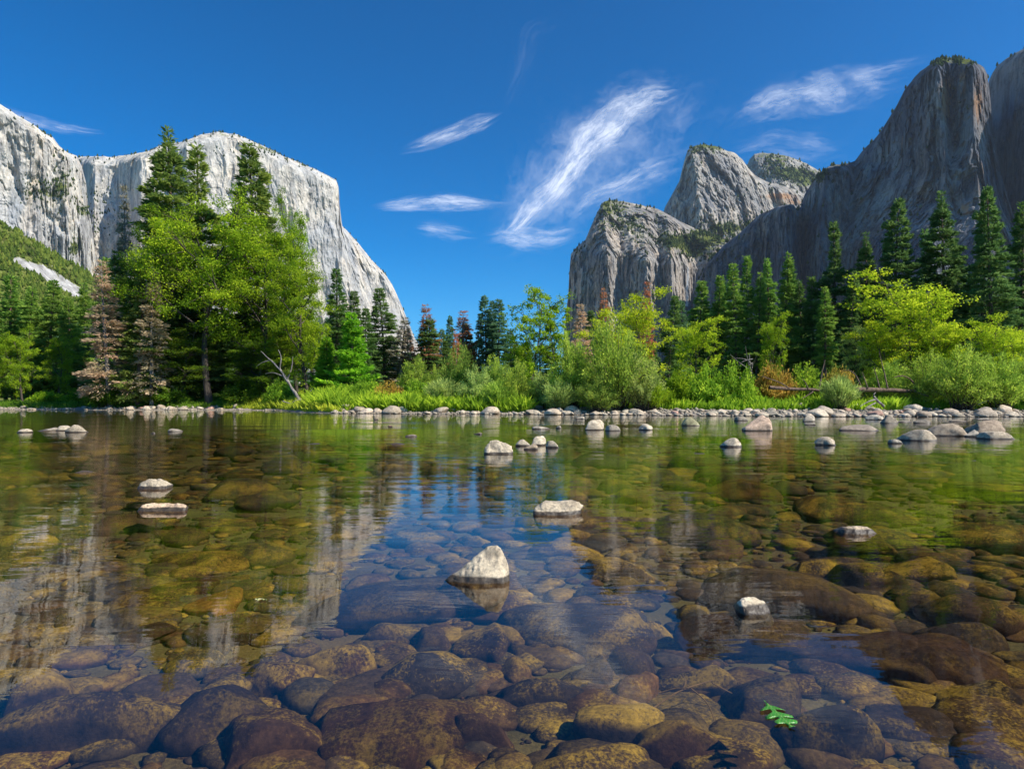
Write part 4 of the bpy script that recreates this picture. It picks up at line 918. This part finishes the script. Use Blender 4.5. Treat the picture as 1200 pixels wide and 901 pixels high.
# sunken stones: the ones that stand out, then the rest of the bed
def sunken(px, py, wpx, hpx, label, k=0, ang=False, rz=0.0, group='sunken boulders in the clear near water', top=None, col=(1,1,1)):
    """pixel box of the stone as seen through the water; sits on the bed"""
    zt = -0.10 if top is None else top
    Yf = (H+0.21)*F/(py+hpx/2-HY); Yb = (H-zt)*F/(py-hpx/2-HY); Y = (Yf+Yb)/2; X = (px-CX)/F*Y
    hw = wpx/F*Y/2; hd = max((Yb-Yf)/2*1.0, hw*0.45); hd = min(hd, hw*1.5); zb = float(ground_z(X, Y))
    hz = max((zt-zb)/2+0.06, 0.06)
    stone('sunken_stone', (ANG if ang else ROUNDH)[k % 6], (X, Y, zt-hz), (hw*1.05, hd*1.05, hz*1.05), label, 'sunken stone', group, rz, col=col)
    OCC.append((X, Y, hw, hd))
OCC = []
for a in [
    (105,835,235,80,'largest bluish slab boulder in the blue lower corner water',0,False,0.25,-0.08),
    (45,800,90,60,'tilted sunken boulder at the edge above the bluish slab',1,False,0.5,-0.10),
    (252,822,120,80,'flat topped purple boulder beside the bluish slab',2,True,0.2,-0.09),
    (320,855,150,80,'brown slab boulder half under its purple neighbour',1,False,0.3,-0.12),
    (465,845,205,95,'broad flat brown slab with gold flecks, widest near the picture foot',3,True,-0.1,-0.10),
    (398,765,96,44,'long purple boulder under the cliff reflection tip',4,False,0.3,-0.14),
    (335,778,90,44,'low boulder beside the long purple one',5,False,0.2,-0.16),
    (500,775,115,56,'gold speckled boulder with a dark hollow beneath',2,True,-0.3,-0.12),
    (452,736,56,28,'small reddish topped stone behind the gold speckled boulder',0,False,0,-0.17),
    (507,742,52,32,'round stone between reddish topped stone and domed one',1,False,0,-0.17),
    (563,748,66,50,'domed brown stone with a gold crown below the wedge rock',2,False,0,-0.13),
    (470,697,215,64,'huge smooth blue sheened boulder before the wedge rock',3,False,0.1,-0.06),
    (682,728,190,84,'great purple domed boulder sheened with sky light',4,False,-0.1,-0.05),
    (606,757,28,26,'little round stone beside the great purple dome',5,False,0,-0.18),
    (640,806,130,46,'long golden stone lying on the sand patch',0,False,0.15,-0.14),
    (560,850,90,46,'gold patched stone at the picture foot',1,False,0,-0.12),
    (693,785,50,44,'round grey stone in front of the great purple dome',2,False,0,-0.12),
    (743,800,60,42,'small stone covered in bright gold algae',3,False,0,-0.12,(2.0,1.7,1.2)),
    (742,765,62,46,'blunt olive stone beside the round grey one',4,True,0.3,-0.13),
    (768,732,44,26,'flat little stone at the dome end',5,True,0,-0.15),
    (722,836,112,60,'dark angular block with a sharp upper edge',1,True,-0.15,-0.06),
    (812,792,100,30,'flat gold banded stone behind the sunken twigs',2,False,-0.1,-0.14),
    (795,862,120,54,'golden speckled boulder at the foot beside the dark block',0,False,0.1,-0.10),
    (895,812,105,62,'smooth dark boulder above the green leaf',3,False,0.2,-0.10),
    (880,735,175,56,'broad sunken boulder carrying the small pale cap',5,False,0.0,-0.02),
    (975,848,125,78,'big rounded boulder beside the floating green leaf',4,False,0.1,-0.06),
    (1010,760,170,70,'purple sheened sloping boulder beyond the dark pool',2,False,-0.4,-0.10),
    (1060,835,100,56,'ridged boulder behind the big rounded one',1,True,-0.4,-0.14),
    (1105,775,130,110,'wide flat brown slab in the corner shallows',0,False,-0.6,-0.10),
    (1020,672,86,40,'rounded russet boulder casting a dark shadow',1,False,0,-0.08),
    (1075,665,76,34,'golden brown boulder behind the russet one',2,False,0,-0.10),
    (960,660,80,26,'low brown boulder nearer the river middle than the russet one',3,False,0,-0.12),
    (1130,738,95,40,'dark smooth boulder at the frame side of the slab',4,False,0,-0.12),
    (1085,700,70,24,'olive stone in a row behind the dark smooth boulder',5,False,0,-0.14),
    (660,640,90,24,'blue sheened flat stone beyond the wedge rock',0,False,0,-0.14),
    (720,660,90,26,'pinkish stone at the edge of the sky reflection',1,False,0,-0.14),
    (250,700,60,36,'single glowing gold stone in the green reflection',2,False,0,-0.16,(2.2,1.9,1.2)),
    (190,690,110,40,'olive boulder beside the glowing gold stone',3,False,0.2,-0.18),
    (240,650,130,30,'long olive boulder ridge in the green reflection',4,False,0.1,-0.16),
    (700,690,50,24,'small round stone between dome and pinkish stone',5,False,0,-0.14),
    (860,845,60,40,'blocky stone under the sunken twigs',0,True,0,-0.16),
    (1150,815,90,60,'brown rock in the far lower corner',2,False,-0.3,-0.14)]:
    sunken(a[0], a[1], a[2], a[3], a[4], a[5], a[6], a[7], 'sunken boulders in the clear near water', a[8], a[9] if len(a) > 9 else (0.62,0.60,0.72))
r4 = np.random.default_rng(17); placed = 0; tries = 0
while placed < 235 and tries < 9000:
    tries += 1
    Y = 2.6+ (r4.uniform()**1.5)*19; X = r4.uniform(-0.86,0.86)*Y
    s = float(np.clip(r4.lognormal(math.log(0.10+0.017*Y), 0.5), 0.06, 0.75)); dd = s*r4.uniform(0.6,1.1)
    if any(((X-o[0])/(o[2]+s))**2+((Y-o[1])/(o[3]+dd))**2 < 0.62 for o in OCC): continue
    OCC.append((X,Y,s,dd)); placed += 1; zb = float(ground_z(X,Y)); hz = s*r4.uniform(0.28,0.5)
    hz = min(hz, (-0.05-zb)*0.8+0.02)
    where = 'in the blue sky reflection' if abs(X/Y+0.03) < 0.22 and Y > 4 else 'in the dark green reflection' if X < 0 and Y > 4 else 'among the brown shallows' if Y > 4 else 'on the near river bed'
    stone('sunken_stone', (ROUND if r4.uniform() < .75 else ANG)[int(r4.integers(0,6))], (X,Y,zb+hz*0.35), (s,dd,hz), 'ordinary small stone lying underwater '+where, 'sunken stone',
          'ordinary stones '+where, r4.uniform(-pi,pi))
# pebbles and gravel on the bed, cobbles of the bar
def pebbles(name, label, P, S, seed, flat=0.6, sub=1):
    r = np.random.default_rng(seed); n = len(P)
    bm = bmesh.new(); bmesh.ops.create_icosphere(bm, subdivisions=sub, radius=1.0); B = np.array([v.co[:] for v in bm.verts]); Fc = np.array([[v.index for v in f.verts] for f in bm.faces]); bm.free()
    a = r.uniform(0,2*pi,n); J = B[None]*(1+r.normal(0,0.13,(n,len(B),1))) if sub == 1 else B[None]+0*r.normal(size=(n,1,1))
    if sub > 1:
        for _ in range(7):
            nn = unit(r.normal(size=(n,3))); e = np.einsum('nvk,nk->nv', J, nn)-r.uniform(0.55,0.9,(n,1)); J = J-(np.maximum(e,0)*0.85)[...,None]*nn[:,None]
    sx = S*r.uniform(.8,1.3,n); sy = S*r.uniform(.6,1.0,n); sz = S*flat*r.uniform(.6,1.1,n)
    x = J[...,0]*sx[:,None]; y = J[...,1]*sy[:,None]; z = J[...,2]*sz[:,None]
    V = np.stack([x*np.cos(a)[:,None]-y*np.sin(a)[:,None], x*np.sin(a)[:,None]+y*np.cos(a)[:,None], z], -1)+P[:,None]
    o = link(name, mesh(name, V.reshape(-1,3), (np.arange(n)[:,None,None]*len(B)+Fc[None]).reshape(-1,3), STONE, True, {'tint': ('FACE', np.repeat(r.uniform(0,1,n), len(Fc)))})); tag(o, label, kind='stuff'); return o
Y = 2.4+r4.uniform(size=5000)**1.3*14; X = r4.uniform(-0.88,0.88,5000)*Y; S = np.clip(r4.lognormal(math.log(0.018), 0.55, 5000), 0.006, 0.07)*(0.6+Y*0.08)
n_ = 5200; Yq = 2.3+r4.uniform(size=n_)**1.2*30; Xq = r4.uniform(-1.15,1.15,n_)*Yq; Sq = np.clip(r4.lognormal(math.log(0.075), 0.5, n_), 0.03, 0.3)*(0.8+Yq*0.09)
n2_ = 1050; Yq = np.append(Yq, 2.2+r4.uniform(size=n2_)*7); Xq = np.append(Xq, r4.uniform(-1.2,1.2,n2_)*Yq[n_:]); Sq = np.append(Sq, np.clip(r4.lognormal(math.log(0.12), 0.4, n2_), 0.06, 0.26))
kq = Yq < shore(Xq)-3; Xq, Yq, Sq = Xq[kq], Yq[kq], Sq[kq]
pebbles('sunken_gravel', 'dense floor of lesser stones packed between the sunken boulders', np.stack([Xq,Yq,np.minimum(ground_z(Xq,Yq)+Sq*0.08, -0.05-Sq*0.4)],-1), Sq, 9, 0.36, 2)
pebbles('gravel', 'small pebbles covering the river bed between the stones', np.stack([X,Y,ground_z(X,Y)+S*0.2],-1), S, 3)
def bar_spots(n, seed, px0, px1, s0, s1):
    r = np.random.default_rng(seed); px = r.uniform(px0, px1, n); s = s0+(s1-s0)*r.uniform(0,1,n)
    X = (px-CX)/F*70
    for _ in range(5): Y = shore(X)+s; X = (px-CX)/F*Y
    return X, Y, s
r5 = np.random.default_rng(31)
XA, YA, _ = bar_spots(2600, 41, 370, 1240, -1.5, 9.5); S = np.clip(r5.lognormal(math.log(0.13),0.4,2600),0.05,0.3)
pebbles('gravel', 'smaller cobbles packed between the larger ones of the bar', np.stack([XA,YA,np.maximum(ground_z(XA,YA),-0.15)+S*0.35],-1), S, 4)
XA, YA, _ = bar_spots(500, 42, -40, 340, -1.0, 2.5); S = np.clip(r5.lognormal(math.log(0.15),0.4,500),0.06,0.3)
pebbles('gravel', 'pebbles along the waterline of the shady bank', np.stack([XA,YA,np.maximum(ground_z(XA,YA),-0.1)+S*0.3],-1), S, 5)
def cobbles(n, seed, px0, px1, s0, s1, size, label, group):
    X, Y, s = bar_spots(n, seed, px0, px1, s0, s1); r = np.random.default_rng(seed+1)
    for k in range(n):
        q = float(np.clip(r.lognormal(math.log(size), 0.45), size*0.5, size*2.6)); z = max(float(ground_z(X[k],Y[k])), -0.15)
        c = r.uniform(0.95,1.5); warm = r.uniform(0.92,1.0)
        if r.uniform() < 0.06: warm = 0.7
        stone('cobble', (ROUND if r.uniform() < .6 else ANG)[int(r.integers(0,6))], (X[k],Y[k],z+q*0.22), (q,q*r.uniform(.6,.9),q*r.uniform(.42,.62)), label, 'cobble', group, r.uniform(-pi,pi), (r.normal(0,.1), r.normal(0,.1)), (c,c*warm,c*warm*.97))
cobbles(70, 51, 640, 900, -1.2, 2.2, 0.36, 'ordinary rounded cobble on the wet edge of the bar below the willows', 'wet edge cobbles below the willows')
cobbles(60, 52, 900, 1230, -1.2, 2.4, 0.38, 'ordinary rounded cobble on the wet edge of the bar below the logs', 'wet edge cobbles below the logs')
cobbles(75, 53, 620, 1230, 2.2, 8.5, 0.37, 'ordinary dry cobble high on the bar', 'dry cobbles high on the bar')
cobbles(48, 54, 385, 640, -0.6, 2.6, 0.40, 'ordinary pale rock in the thin rock strip under the ferny bank', 'rocks under the ferny bank')
cobbles(34, 55, 115, 285, -0.5, 1.2, 0.50, 'ordinary pale rock in the row along the shaded grove shore', 'rocks along the shaded grove shore')
cobbles(10, 56, 0, 110, -0.5, 2.5, 0.45, 'ordinary grey rock on the gravel shore at the river bend', 'rocks at the river bend')

# ------------------------------------------------------------------ fallen wood
def wood(name, label, chains, mat=DEAD, cat='log', parts=None, sides=8):
    """chains in world points: first is the main stem, the rest are its branches"""
    root = chains[0][0][0]; e = bpy.data.objects.new(name, None); COL.objects.link(e); e.location = root; tag(e, label, cat)
    def put(nm, ch):
        V, Q = tubes([(smooth_chain(p), np.interp(np.linspace(0,1,len(smooth_chain(p))), np.linspace(0,1,len(r)), r)) for p, r in ch], sides)
        V = V-np.array(root); V += 0.25*np.mean([r[0] for _, r in ch])*np.stack([vnoise(V[:,0]*3,V[:,1]*3,V[:,2]*3,k) for k in range(3)],-1)
        link(nm, mesh(nm, V, Q, mat, True), e)
    put('trunk', chains[:1])
    for c in chains[1:]: put('branch', [c])
    return e
def smooth_chain(p, n=4):
    p = np.asarray(p, float); t = np.arange(len(p)); tt = np.linspace(0, len(p)-1, (len(p)-1)*n+1)
    q = np.stack([np.interp(tt, t, p[:,k]) for k in range(3)], -1)
    for _ in range(3): q[1:-1] = (q[:-2]+2*q[1:-1]+q[2:])/4
    return q
A_ = lambda *pts: [at(*p) for p in pts]
wood('fallen_log', 'long brown fallen log lying behind the cobbles below the reddish shrub', [
    (A_((902,454,64),(930,456,64.5),(960,457,65),(982,459,66)), [0.17,0.16,0.13,0.10]),
    (A_((960,456,65),(963,438,65.3),(967,422,65.6)), [0.09,0.06,0.03]), (A_((925,455,64),(912,447,63.6),(893,441,63)), [0.07,0.05,0.03]),
    (A_((947,456,64.6),(944,448,64.8),(940,444,65)), [0.06,0.05,0.03]), (A_((948,460,64.6),(955,458,63.6),(940,467,63)), [0.06,0.05,0.04])], BARK_PINE)
wood('fallen_log', 'dark fallen log with upright bare branches behind the white driftwood', [
    (A_((1000,456,64),(1030,457,64.5),(1060,458,65),(1082,458,66)), [0.23,0.22,0.18,0.12]),
    (A_((1010,456,64.5),(1004,440,65),(995,433,65.5),(985,436,66)), [0.07,0.06,0.045,0.02]), (A_((1040,455,64.5),(1036,435,65),(1030,412,65.5)), [0.08,0.05,0.02]),
    (A_((1031,455,64.5),(1027,440,65),(1024,430,65)), [0.07,0.05,0.03]), (A_((1017,455,64),(1012,440,65),(1010,436,65)), [0.06,0.04,0.03]),
    (A_((1075,457,65.6),(1068,444,65.4),(1058,440,65),(1048,442,65)), [0.09,0.07,0.06,0.04]), (A_((1070,458,65.6),(1080,462,64),(1088,464,63)), [0.07,0.06,0.04])], BARK_PINE)
wood('driftwood', 'forked white driftwood standing on the cobbles', [
    (A_((1036,476,61),(1028,470,61),(1023,463,61.2),(1026,460,61.3)), [0.13,0.12,0.09,0.03]),
    (A_((1026,468,61),(1018,470,60.5),(1008,476,60)), [0.08,0.06,0.03]), (A_((1026,472,61),(1020,475,60.6),(1014,478,60.2)), [0.07,0.06,0.03])])
wood('driftwood', 'thin pale driftwood stick lying over the end of the bar', [
    (A_((1146,474,61),(1160,468,61.5),(1178,462,62)), [0.07,0.06,0.03]), (A_((1158,469,61.4),(1170,464,61.4),(1178,465,61.4)), [0.04,0.03,0.02])])
# leaning snag on the grass bank with its root plate
wood('leaning_snag', 'bare grey leaning snag with an upturned root tangle at the water edge', [
    (A_((362,481,88),(352,470,88.5),(340,452,89),(328,432,90),(315,420,91),(306,412,92)), [0.30,0.25,0.19,0.14,0.09,0.04]),
    (A_((336,446,89.3),(342,432,89),(343,418,89)), [0.12,0.08,0.04]), (A_((328,432,90),(330,418,90),(326,410,90.4)), [0.1,0.06,0.03]),
    (A_((334,442,89.5),(320,436,90),(311,438,90.5)), [0.09,0.06,0.03]), (A_((318,422,91),(308,424,91),(300,430,91)), [0.08,0.05,0.02]),
    (A_((355,474,88.3),(361,464,88),(366,455,88)), [0.14,0.1,0.05]), (A_((352,472,88.3),(342,474,88),(331,470,88)), [0.14,0.1,0.06]),
    (A_((358,476,88.2),(350,480,87.6),(343,481,87.4)), [0.2,0.16,0.1]), (A_((360,478,88),(354,482,87.5),(350,482,87.2)), [0.2,0.14,0.1]),
    (A_((358,470,88.3),(348,468,88),(340,474,87.8)), [0.15,0.12,0.08])], DEAD, 'snag')
# tangle of dead branches
rb = np.random.default_rng(8); ch = [(A_((884,470,70),(880,440,70.5),(878,415,71)), [0.12,0.08,0.03])]
for k in range(16):
    b0 = np.array(at(884-rb.uniform(0,6), 470-rb.uniform(0,50), 70.3)); d = unit(rb.normal(0,1,3)*np.array([1,.6,.5])+np.array([0,0,.7])); L = rb.uniform(1.4,3.4)
    ch.append(([b0, b0+d*L*.5+rb.normal(0,.1,3), b0+d*L+rb.normal(0,.4,3)], [0.06,0.04,0.015]))
wood('dead_bush', 'leafless grey bush of tangled branches before the tall firs', ch, DEAD, 'bush', sides=4)
# sunken twigs near the foot of the picture
tw = lambda px, py, z: ((px-CX)/F*((H-z)*F/(py-HY)), (H-z)*F/(py-HY), z)
wood('sunken_twigs', 'bent brown twigs caught among the sunken stones', [
    ([tw(765,830,-0.12),tw(790,812,-0.08),tw(812,803,-0.06),tw(835,797,-0.08)], [0.004,0.004,0.003,0.002]),
    ([tw(800,808,-0.08),tw(805,798,-0.05),tw(800,790,-0.05)], [0.0035,0.003,0.002]), ([tw(806,803,-0.07),tw(830,822,-0.12),tw(838,845,-0.16)], [0.0035,0.003,0.002]),
    ([tw(835,800,-0.09),tw(850,808,-0.12),tw(858,812,-0.14)], [0.0035,0.003,0.002]), ([tw(772,812,-0.10),tw(790,806,-0.07),tw(806,806,-0.06)], [0.003,0.003,0.002])],
    bark_mat('twig_bark', (0.16,0.09,0.035), (0.32,0.19,0.07)), 'twigs', sides=6)

# ------------------------------------------------------------------ floating leaves
def simple_mat(name, c, rough=0.5):
    m = NT(name); tc = m.n('TexCoord').outputs['Object']; f = m.noise(tc, 60, 3)
    bs = m.n('BsdfPrincipled', Base__Color=m.mix(f, tuple(x*0.7 for x in c), tuple(x*1.3 for x in c)), Roughness=rough)
    m.t.links.new(bs.outputs[0], m.out.inputs[0]); return m.m
def leaf_floating(name, label, px, py, length, width, lobes, rot, colr, z=0.004):
    """a pinnately lobed leaf blade on a curved midrib, lying on the water; length and width in pixels of depth and breadth"""
    Y = ywater(py, z); k = Y/F; V = []; Q = []
    t = np.linspace(0, 1, 60); env = np.sin(pi*np.clip(t*0.92+0.06,0,1))**0.6
    cut = np.clip(0.5+0.75*np.cos(2*pi*t*lobes-0.6), 0.16, 1)
    for i, q in enumerate(t):
        p = 0.5*env[i]*cut[i]*(1 if q > 0.12 else 0.10); fw = 0.10*p*2; c = 0.06*math.sin(q*3)
        V += [(c-p, q+fw, 0.02*math.sin(q*20)), (c-p*0.5, q+fw*.5, 0.012), (c, q, 0.0), (c+p*0.5, q+fw*.5, 0.012), (c+p, q+fw, 0.02*math.cos(q*17))]
    for i in range(59):
        for j in range(4): b = 5*i+j; Q.append((b, b+5, b+6, b+1))
    V = (np.array(V)-np.array([0,0.5,0]))*np.array([width*k, length*k, 70*k])
    m = NT(name+'_blade'); tc = m.n('TexCoord').outputs['Object']; f = m.noise(tc, 90, 5, 0.7)
    xx = m.math('ABSOLUTE', m.n('SeparateXYZ', Vector=tc).outputs[0]); vein = m.ramp(xx, 0.0016, 0.0)
    side = m.ramp(m.n('TexWave', Vector=m.mapping(tc, (1,1,1), (0,0,R(35))), Scale=26, Distortion=1.5).outputs[1], 0.86, 0.97)
    cc = m.mix(m.ramp(f, 0.3, 0.7), tuple(x*0.55 for x in colr), tuple(x*1.25 for x in colr)); cc = m.mix(m.math('MAXIMUM', vein, m.math('MULTIPLY', side, 0.5)), cc, (0.22,0.36,0.08))
    b = m.n('BsdfPrincipled', Base__Color=cc, Roughness=0.28); b.inputs['Normal'].is_linked or m.put(b.inputs['Normal'], m.n('Bump', Height=f, Strength=0.5, Distance=0.004)); m.t.links.new(b.outputs[0], m.out.inputs[0])
    me = mesh('leaf', V, Q, m.m, True)
    o = link(name, me, None, ((px-CX)*k, Y, z+0.002), (0,0,rot)); sm = o.modifiers.new('thickness','SOLIDIFY'); sm.thickness = 0.0006
    return tag(o, label, 'leaf')
leaf_floating('floating_leaf', 'bright green lobed leaf floating beside the big rounded boulder', 911, 836, 66, 34, 4, R(186), (0.05,0.24,0.02))
leaf_floating('floating_leaf', 'tiny pale yellow leaf drifting in the green reflection', 306, 703, 15, 9, 2, R(75), (0.55,0.48,0.22))

# ------------------------------------------------------------------ haze
bm = bmesh.new(); bmesh.ops.create_cube(bm, size=1.0)
hz_m = bpy.data.materials.new('valley_haze'); hz_m.use_nodes = True; hz_m.node_tree.nodes.clear()
ho = hz_m.node_tree.nodes.new('ShaderNodeOutputMaterial'); hv = hz_m.node_tree.nodes.new('ShaderNodeVolumePrincipled')
hv.inputs['Color'].default_value = (0.72, 0.84, 1.0, 1); hv.inputs['Density'].default_value = 0.000022; hv.inputs['Anisotropy'].default_value = 0.3
hz_m.node_tree.links.new(hv.outputs[0], ho.inputs['Volume'])
ho_ = link('haze', bm_mesh('haze', bm, hz_m, False), None, (0, 4000, 700), (0,0,0), (19000, 19000, 1500)); tag(ho_, 'thin blue valley air in front of the far cliffs', kind='stuff')
